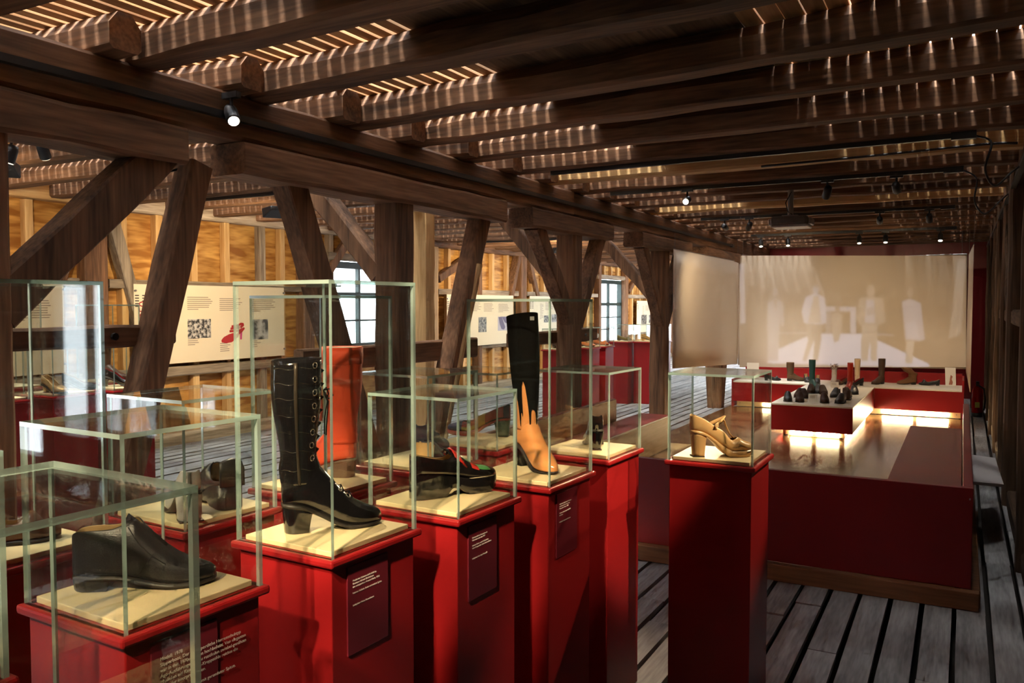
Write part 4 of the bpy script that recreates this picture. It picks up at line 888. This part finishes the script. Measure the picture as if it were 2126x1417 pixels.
# the projected picture: a fine grid on the cloth whose colour is the light thrown by the projector, plus painted daylight streaks
layers = []
def flat(poly, v, c_=(.85, .95, 1.25)): layers.append((poly, v, c_))
def ell(cx, cy_, rx, ry): return [(cx + rx * math.cos(a), cy_ + ry * math.sin(a)) for a in [2 * PI * k / 18 for k in range(18)]]
WM = (1.0, .9, .8)
flat([(380, 225), (1770, 180), (1770, 860), (380, 840)], .0)
flat([(550, 836), (606, 756), (835, 656), (1140, 656), (1545, 842), (1545, 862), (1000, 852)], .30)
flat([(620, 648), (835, 648), (835, 656), (620, 656)], .12); flat([(1150, 655), (1330, 660), (1330, 668), (1150, 664)], .12)
flat([(905, 490), (1095, 490), (1095, 520), (905, 520)], .16); flat([(1062, 520), (1095, 520), (1095, 654), (1062, 654)], .18); flat([(912, 520), (940, 520), (940, 652), (912, 652)], .06)
flat([(384, 225), (410, 225), (418, 590), (388, 600)], .16)
flat([(1720, 200), (1764, 195), (1745, 655), (1665, 690)], .10, WM)
for k, x in enumerate((440, 500, 560, 625, 690, 760, 820)): flat([(x, 240), (x + 18, 240), (x + 30 + k * 10, 370 + k * 10), (x + 8 + k * 10, 370 + k * 10)], .07, WM)  # slanting streaks of daylight through the laths, painted into the picture
flat(ell(600, 402, 17, 26), .07); flat([(555, 470), (600, 440), (648, 462), (656, 605), (638, 612), (632, 560), (627, 640), (618, 822), (556, 822), (552, 620)], .11)
flat([(590, 450), (612, 450), (604, 520)], .04, WM)
flat(ell(850, 384, 21, 32), .14); flat([(842, 350), (862, 350), (872, 372), (832, 372)], .05)
flat([(786, 432), (850, 408), (906, 436), (916, 592), (888, 600), (778, 592), (764, 520)], .22); flat([(836, 424), (868, 424), (882, 590), (802, 590)], .15, WM)
flat([(790, 596), (886, 598), (882, 700), (862, 822), (832, 822), (842, 690), (822, 740), (792, 824), (768, 820), (802, 700)], .05, WM)
flat(ell(982, 506, 16, 20), .02); flat([(944, 540), (980, 526), (1012, 542), (1012, 600), (992, 700), (962, 712), (950, 640)], .11, WM)
flat(ell(1186, 392, 26, 36), .10, WM); flat([(1114, 442), (1180, 424), (1262, 442), (1276, 590), (1240, 602), (1120, 602), (1100, 560)], .10, WM); flat([(1160, 450), (1206, 450), (1214, 590), (1150, 590)], .17); flat([(1165, 500), (1205, 490), (1208, 540), (1160, 545)], .10)
flat([(1130, 604), (1230, 604), (1224, 822), (1188, 824), (1182, 690), (1168, 822), (1128, 822)], .14, WM)
flat(ell(1430, 402, 20, 30), .06, WM); flat([(1378, 460), (1430, 442), (1492, 470), (1518, 692), (1480, 702), (1398, 692)], .15); flat([(1400, 590), (1460, 580), (1490, 690), (1410, 690)], .19); flat([(1406, 702), (1452, 702), (1442, 838), (1398, 838)], .17, WM)
GX, GY = 360, 166; U0, U1, V0, V1 = 382, 1772, 178, 862
gu, gv = np.meshgrid(np.linspace(U0, U1, GX), np.linspace(V0, V1, GY)); img = np.zeros((GY, GX, 3))
for poly, v, c_ in layers:
    inside = np.zeros((GY, GX), bool); n = len(poly)
    for i in range(n):
        (x0, y0), (x1, y1) = poly[i], poly[(i + 1) % n]
        if y0 == y1: continue
        inside ^= ((gv >= min(y0, y1)) & (gv < max(y0, y1)) & (gu < x0 + (gv - y0) * (x1 - x0) / (y1 - y0)))
    img[inside] = np.array(c_) * v * .5
for _ in range(2):
    for ax in (0, 1): img = sum(np.roll(img, k, ax) for k in (-1, 0, 1)) / 3
pm = bpy.data.meshes.new('projected_image'); vs = [tuple(atY(1406 + u / 2.953, 470 + v / 2.953, YS - .012) - bs.location) for u, v in zip(gu.ravel(), gv.ravel())]
pm.from_pydata(vs, [], [(j * GX + i, (j + 1) * GX + i, (j + 1) * GX + i + 1, j * GX + i + 1) for j in range(GY - 1) for i in range(GX - 1)])
ca = pm.color_attributes.new('picture', 'FLOAT_COLOR', 'POINT'); ca.data.foreach_set('color', np.concatenate([img.reshape(-1, 3), np.ones((GX * GY, 1))], 1).astype(np.float32).ravel())
PMT = bpy.data.materials.new('projected_light'); PMT.use_nodes = True; b_ = PMT.node_tree.nodes['Principled BSDF']; at_ = PMT.node_tree.nodes.new('ShaderNodeAttribute'); at_.attribute_name = 'picture'
b_.inputs['Base Color'].default_value = (.70, .60, .48, 1); b_.inputs['Roughness'].default_value = .9; b_.inputs['Emission Strength'].default_value = 1
PMT.node_tree.links.new(at_.outputs['Color'], b_.inputs['Emission Color']); pm.materials.append(PMT); PMT.cycles.emission_sampling = 'NONE'
po = bpy.data.objects.new('projected_image', pm); C.objects.link(po); po.parent = bs
pj = thing('projector', 'grey ceiling projector hanging on a short pole', 'projector', (-1.43, 8.1, 2.42))
MB().box(-.17, .17, -.14, .14, -.045, .05).build('housing', mat('projector_grey', (.16, .15, .15), .4), pj, local=True, bevel=.03)
MB().box(-.165, .165, -.145, .145, -.055, -.03).build('base_tray', mat('projector_silver', (.55, .53, .5), .35), pj, local=True, bevel=.012)
MB().box(-.19, -.165, -.1, .1, -.03, .03).box(.165, .19, -.1, .1, -.03, .03).build('side_grille', GREYM, pj, local=True, bevel=.008)
MB().tube([(-.01, 0, .05), (-.01, 0, .30)], .026, 10).build('pole', GREYM, pj, local=True)
MB().box(-.08, .06, -.05, .05, .05, .065).build('bracket', GREYM, pj, local=True)
MB().tube([(-.04, .141, 0), (-.04, .16, 0)], .035, 14).build('lens', BLACKM, pj, local=True)
MB().tube([(.0, -.02, .28), (-.05, -.03, .18), (-.03, -.02, .1), (.02, -.02, .06)], .005, 6).build('cable', BLACKM, pj, local=True)
# fire extinguisher
fx = at(2037, 857, 0)
ex = thing('fire_extinguisher', 'red fire extinguisher standing by the right wall', 'fire extinguisher', (.21, 13.9, .008))
MB().tube([(0, 0, 0), (0, 0, .005), (0, 0, .06)], [.06, .075, .078], 20).build('base_ring', BLACKM, ex, True, True)
MB().tube([(0, 0, .055), (0, 0, .38), (0, 0, .43), (0, 0, .45)], [.075, .075, .05, .03], 20).build('cylinder', mat('extinguisher_red', (.45, .01, .01), .25), ex, True, True)
MB().box(-.02, .02, -.08, .05, .46, .485).box(-.02, .02, -.08, .03, .5, .52).tube([(0, 0, .44), (0, 0, .5)], .022).build('valve', BLACKM, ex, local=True)
MB().tube([(.0, -.05, .47), (.08, -.08, .42), (.1, -.06, .25), (.085, -.03, .1)], .012, 8).build('hose', BLACKM, ex, True, True)
MB().box(-.03, .03, -.0765, -.0755, .14, .22).build('label', mat('label_yellow', (.6, .5, .1), .5), ex, local=True)
# cables looping at the right
for lab_, pts in (('black cable looping down from the nearer light track', [(.05, 5.97, 2.70), (.13, 5.9, 2.64), (.10, 5.9, 2.48), (.16, 6.1, 2.40), (.26, 6.4, 2.52), (.31, 6.6, 2.58)]),
                  ('black cable looping down from the farther light track', [(-.02, 7.44, 2.70), (.07, 7.38, 2.62), (.06, 7.4, 2.45), (.14, 7.7, 2.38), (.26, 8.0, 2.52), (.31, 8.2, 2.58)]),
                  ('thin black cable hanging from the saddle beam end', [(-3.5, 2.9, 2.5), (-3.5, 2.95, 2.38), (-3.5, 2.86, 2.32), (-3.5, 2.76, 2.33)])):
    P_ = crom(pts, 28); o = MB().tube([tuple(p) for p in P_], .007, 6).build('cable', BLACKM, None, True); tag(o, lab_, 'cable')
o = MB().tube([tuple(p) for p in crom([(-1.4, 6.62, 2.72), (-.6, 6.62, 2.735), (.1, 6.6, 2.75), (.3, 6.6, 2.74)], 20)], .009, 6).build('conduit', BLACKM, None, True); tag(o, 'black conduit clipped along the pale joist', 'cable')

# ================================================================== INFORMATION PANELS
def panel(label, y0, y1, z0, z1, year, blocks, photos, x=XL + .19):
    t = thing('text_poster', label, 'poster', (x, (y0 + y1) / 2, z0))
    MB().box(x - .012, x, y0, y1, z0, z1).build('board', PANELC, t, bevel=.002)
    w, h = y1 - y0, z1 - z0; X = x + .0015
    def q(m, u0, u1, v0, v1, nm): return MB().box(x, X, y0 + u0 * w, y0 + u1 * w, z1 - v1 * h, z1 - v0 * h).build(nm, m, t)
    for c_ in (.005, .045):
        m = MB()
        for i in range(5): m.box(x, X, y0 + c_ * w, y0 + (c_ + .022) * w, z1 - (.145 + .033 * i) * h, z1 - (.132 + .033 * i) * h)
        m.build('bar_code_mark', TEXT, t)
    if year: text(year, t, .135 * h / .92, TEXTR, (X, y0 + .066 * w, z1 - .50 * h), (0, 0, 1), (0, -1, 0))
    for (u0, u1, v0, n) in blocks:
        for i in range(n):
            q(TEXTG, u0, u1 - random.uniform(0, .04) if i < n - 1 else u0 + (u1 - u0) * random.uniform(.3, .8), v0 + .026 * i, v0 + .026 * i + .009, 'text_line')
    for (u0, u1, v0, v1, m) in photos: q(m, u0, u1, v0, v1, 'printed_photo')
    for (u, v) in ((.005, .08), (.995, .08), (.995, .9)): MB().tube([(x, y0 + u * w, z1 - v * h), (x + .02, y0 + u * w, z1 - v * h)], .012, 8).build('fixing_screw', GREYM, t)
    return t, (lambda u, v: (X + .001, y0 + u * w, z1 - v * h))
def photo(name, a, b, sc):
    m = bpy.data.materials.new(name); m.use_nodes = True; nt = m.node_tree; n = nt.nodes.new('ShaderNodeTexNoise'); n.inputs['Scale'].default_value = sc; n.inputs['Detail'].default_value = 6
    tc = nt.nodes.new('ShaderNodeTexCoord'); r = nt.nodes.new('ShaderNodeValToRGB'); r.color_ramp.elements[0].position = .42; r.color_ramp.elements[1].position = .6
    r.color_ramp.elements[0].color = (*a, 1); r.color_ramp.elements[1].color = (*b, 1)
    nt.links.new(tc.outputs['Object'], n.inputs['Vector']); nt.links.new(n.outputs['Fac'], r.inputs[0]); nt.links.new(r.outputs[0], nt.nodes['Principled BSDF'].inputs['Base Color']); return m
PHB = photo('photo_crowd', (.03, .03, .03), (.6, .57, .52), 26); PHL = photo('photo_legs', (.05, .05, .05), (.5, .48, .45), 9); PHV = mat('photo_violet', (.10, .07, .16), .5); PHD = photo('photo_dark', (.02, .02, .02), (.35, .33, .28), 18)
BL = [(.10, .19, .16, 4), (.20, .28, .17, 14), (.31, .48, .15, 7), (.52, .68, .165, 7), (.75, .93, .18, 7), (.31, .40, .69, 4), (.52, .60, .77, 5), (.75, .82, .76, 4)]
t, f = panel('cream information panel with the year 1950 and a red strapped shoe', 6.10, 8.42, .96, 1.88, '1950', BL, [(.31, .46, .44, .69, PHB), (.75, .87, .46, .745, PHL)])
def prt(pts, m, nm='printed_shoe', d=0): 
    MB().prism(pts, lambda u, v: Vector(f(u, v)) + Vector((d, 0, 0)), lambda u, v: Vector(f(u, v)) + Vector((d + .0006, 0, 0))).build(nm, m, t)
PR = mat('print_shoe_red', (.42, .02, .02), .5); PP = mat('print_shoe_pink', (.6, .05, .2), .5)
prt([(.53, .76), (.528, .73), (.545, .69), (.58, .655), (.61, .64), (.635, .66), (.65, .62), (.655, .66), (.645, .70), (.60, .765), (.56, .775)], PR)
for a in ((.585, .60, .655, .615), (.592, .565, .655, .575), (.60, .535, .65, .54)): prt([(a[0], a[1]), (a[2], a[3] - .02), (a[2], a[3] + .01), (a[0], a[1] + .03)], PR)
prt([(.635, .58), (.64, .53), (.665, .50), (.685, .505), (.69, .54), (.665, .585), (.66, .55), (.67, .535), (.655, .54), (.65, .60)], PR); prt([(.645, .60), (.69, .565), (.695, .585), (.675, .63), (.655, .66)], PR)
prt([(.66, .64), (.675, .635), (.672, .73), (.66, .735)], PP)
t, f = panel('cream information panel with a pair of blue shoes', 12.47, 14.96, .87, 1.835, None, BL[1:5], [(.44, .56, .44, .74, PHD), (.74, .93, .44, .73, mat('photo_lilac', (.45, .42, .5), .5))])
prt([(.75, .45), (.80, .44), (.86, .66), (.84, .71), (.80, .70), (.77, .60)], PHV, 'printed_photo', .001); prt([(.80, .44), (.92, .45), (.93, .58), (.90, .60), (.85, .56)], PHV, 'printed_photo', .0012)
prt([(.16, .52), (.2, .5), (.21, .6), (.19, .73), (.16, .73)], PR, 'printed_photo', .001)
panel('cream information panel partly hidden behind the braced post', 15.7, 18.1, .87, 1.835, None, BL[1:5], [(.28, .42, .44, .6, PHD), (.44, .58, .42, .6, PHL)])
panel('cream information panel right of the far window', 22.3, 24.6, .86, 1.76, None, BL[1:5], [(.16, .36, .45, .75, PHD), (.44, .62, .46, .72, PHL), (.72, .9, .46, .72, PHD)])
panel('cream information panel behind the left post', 3.9, 5.28, .95, 1.88, None, [(.1, .5, .2, 9), (.55, .9, .2, 9)], [(.1, .45, .55, .85, PHB)])
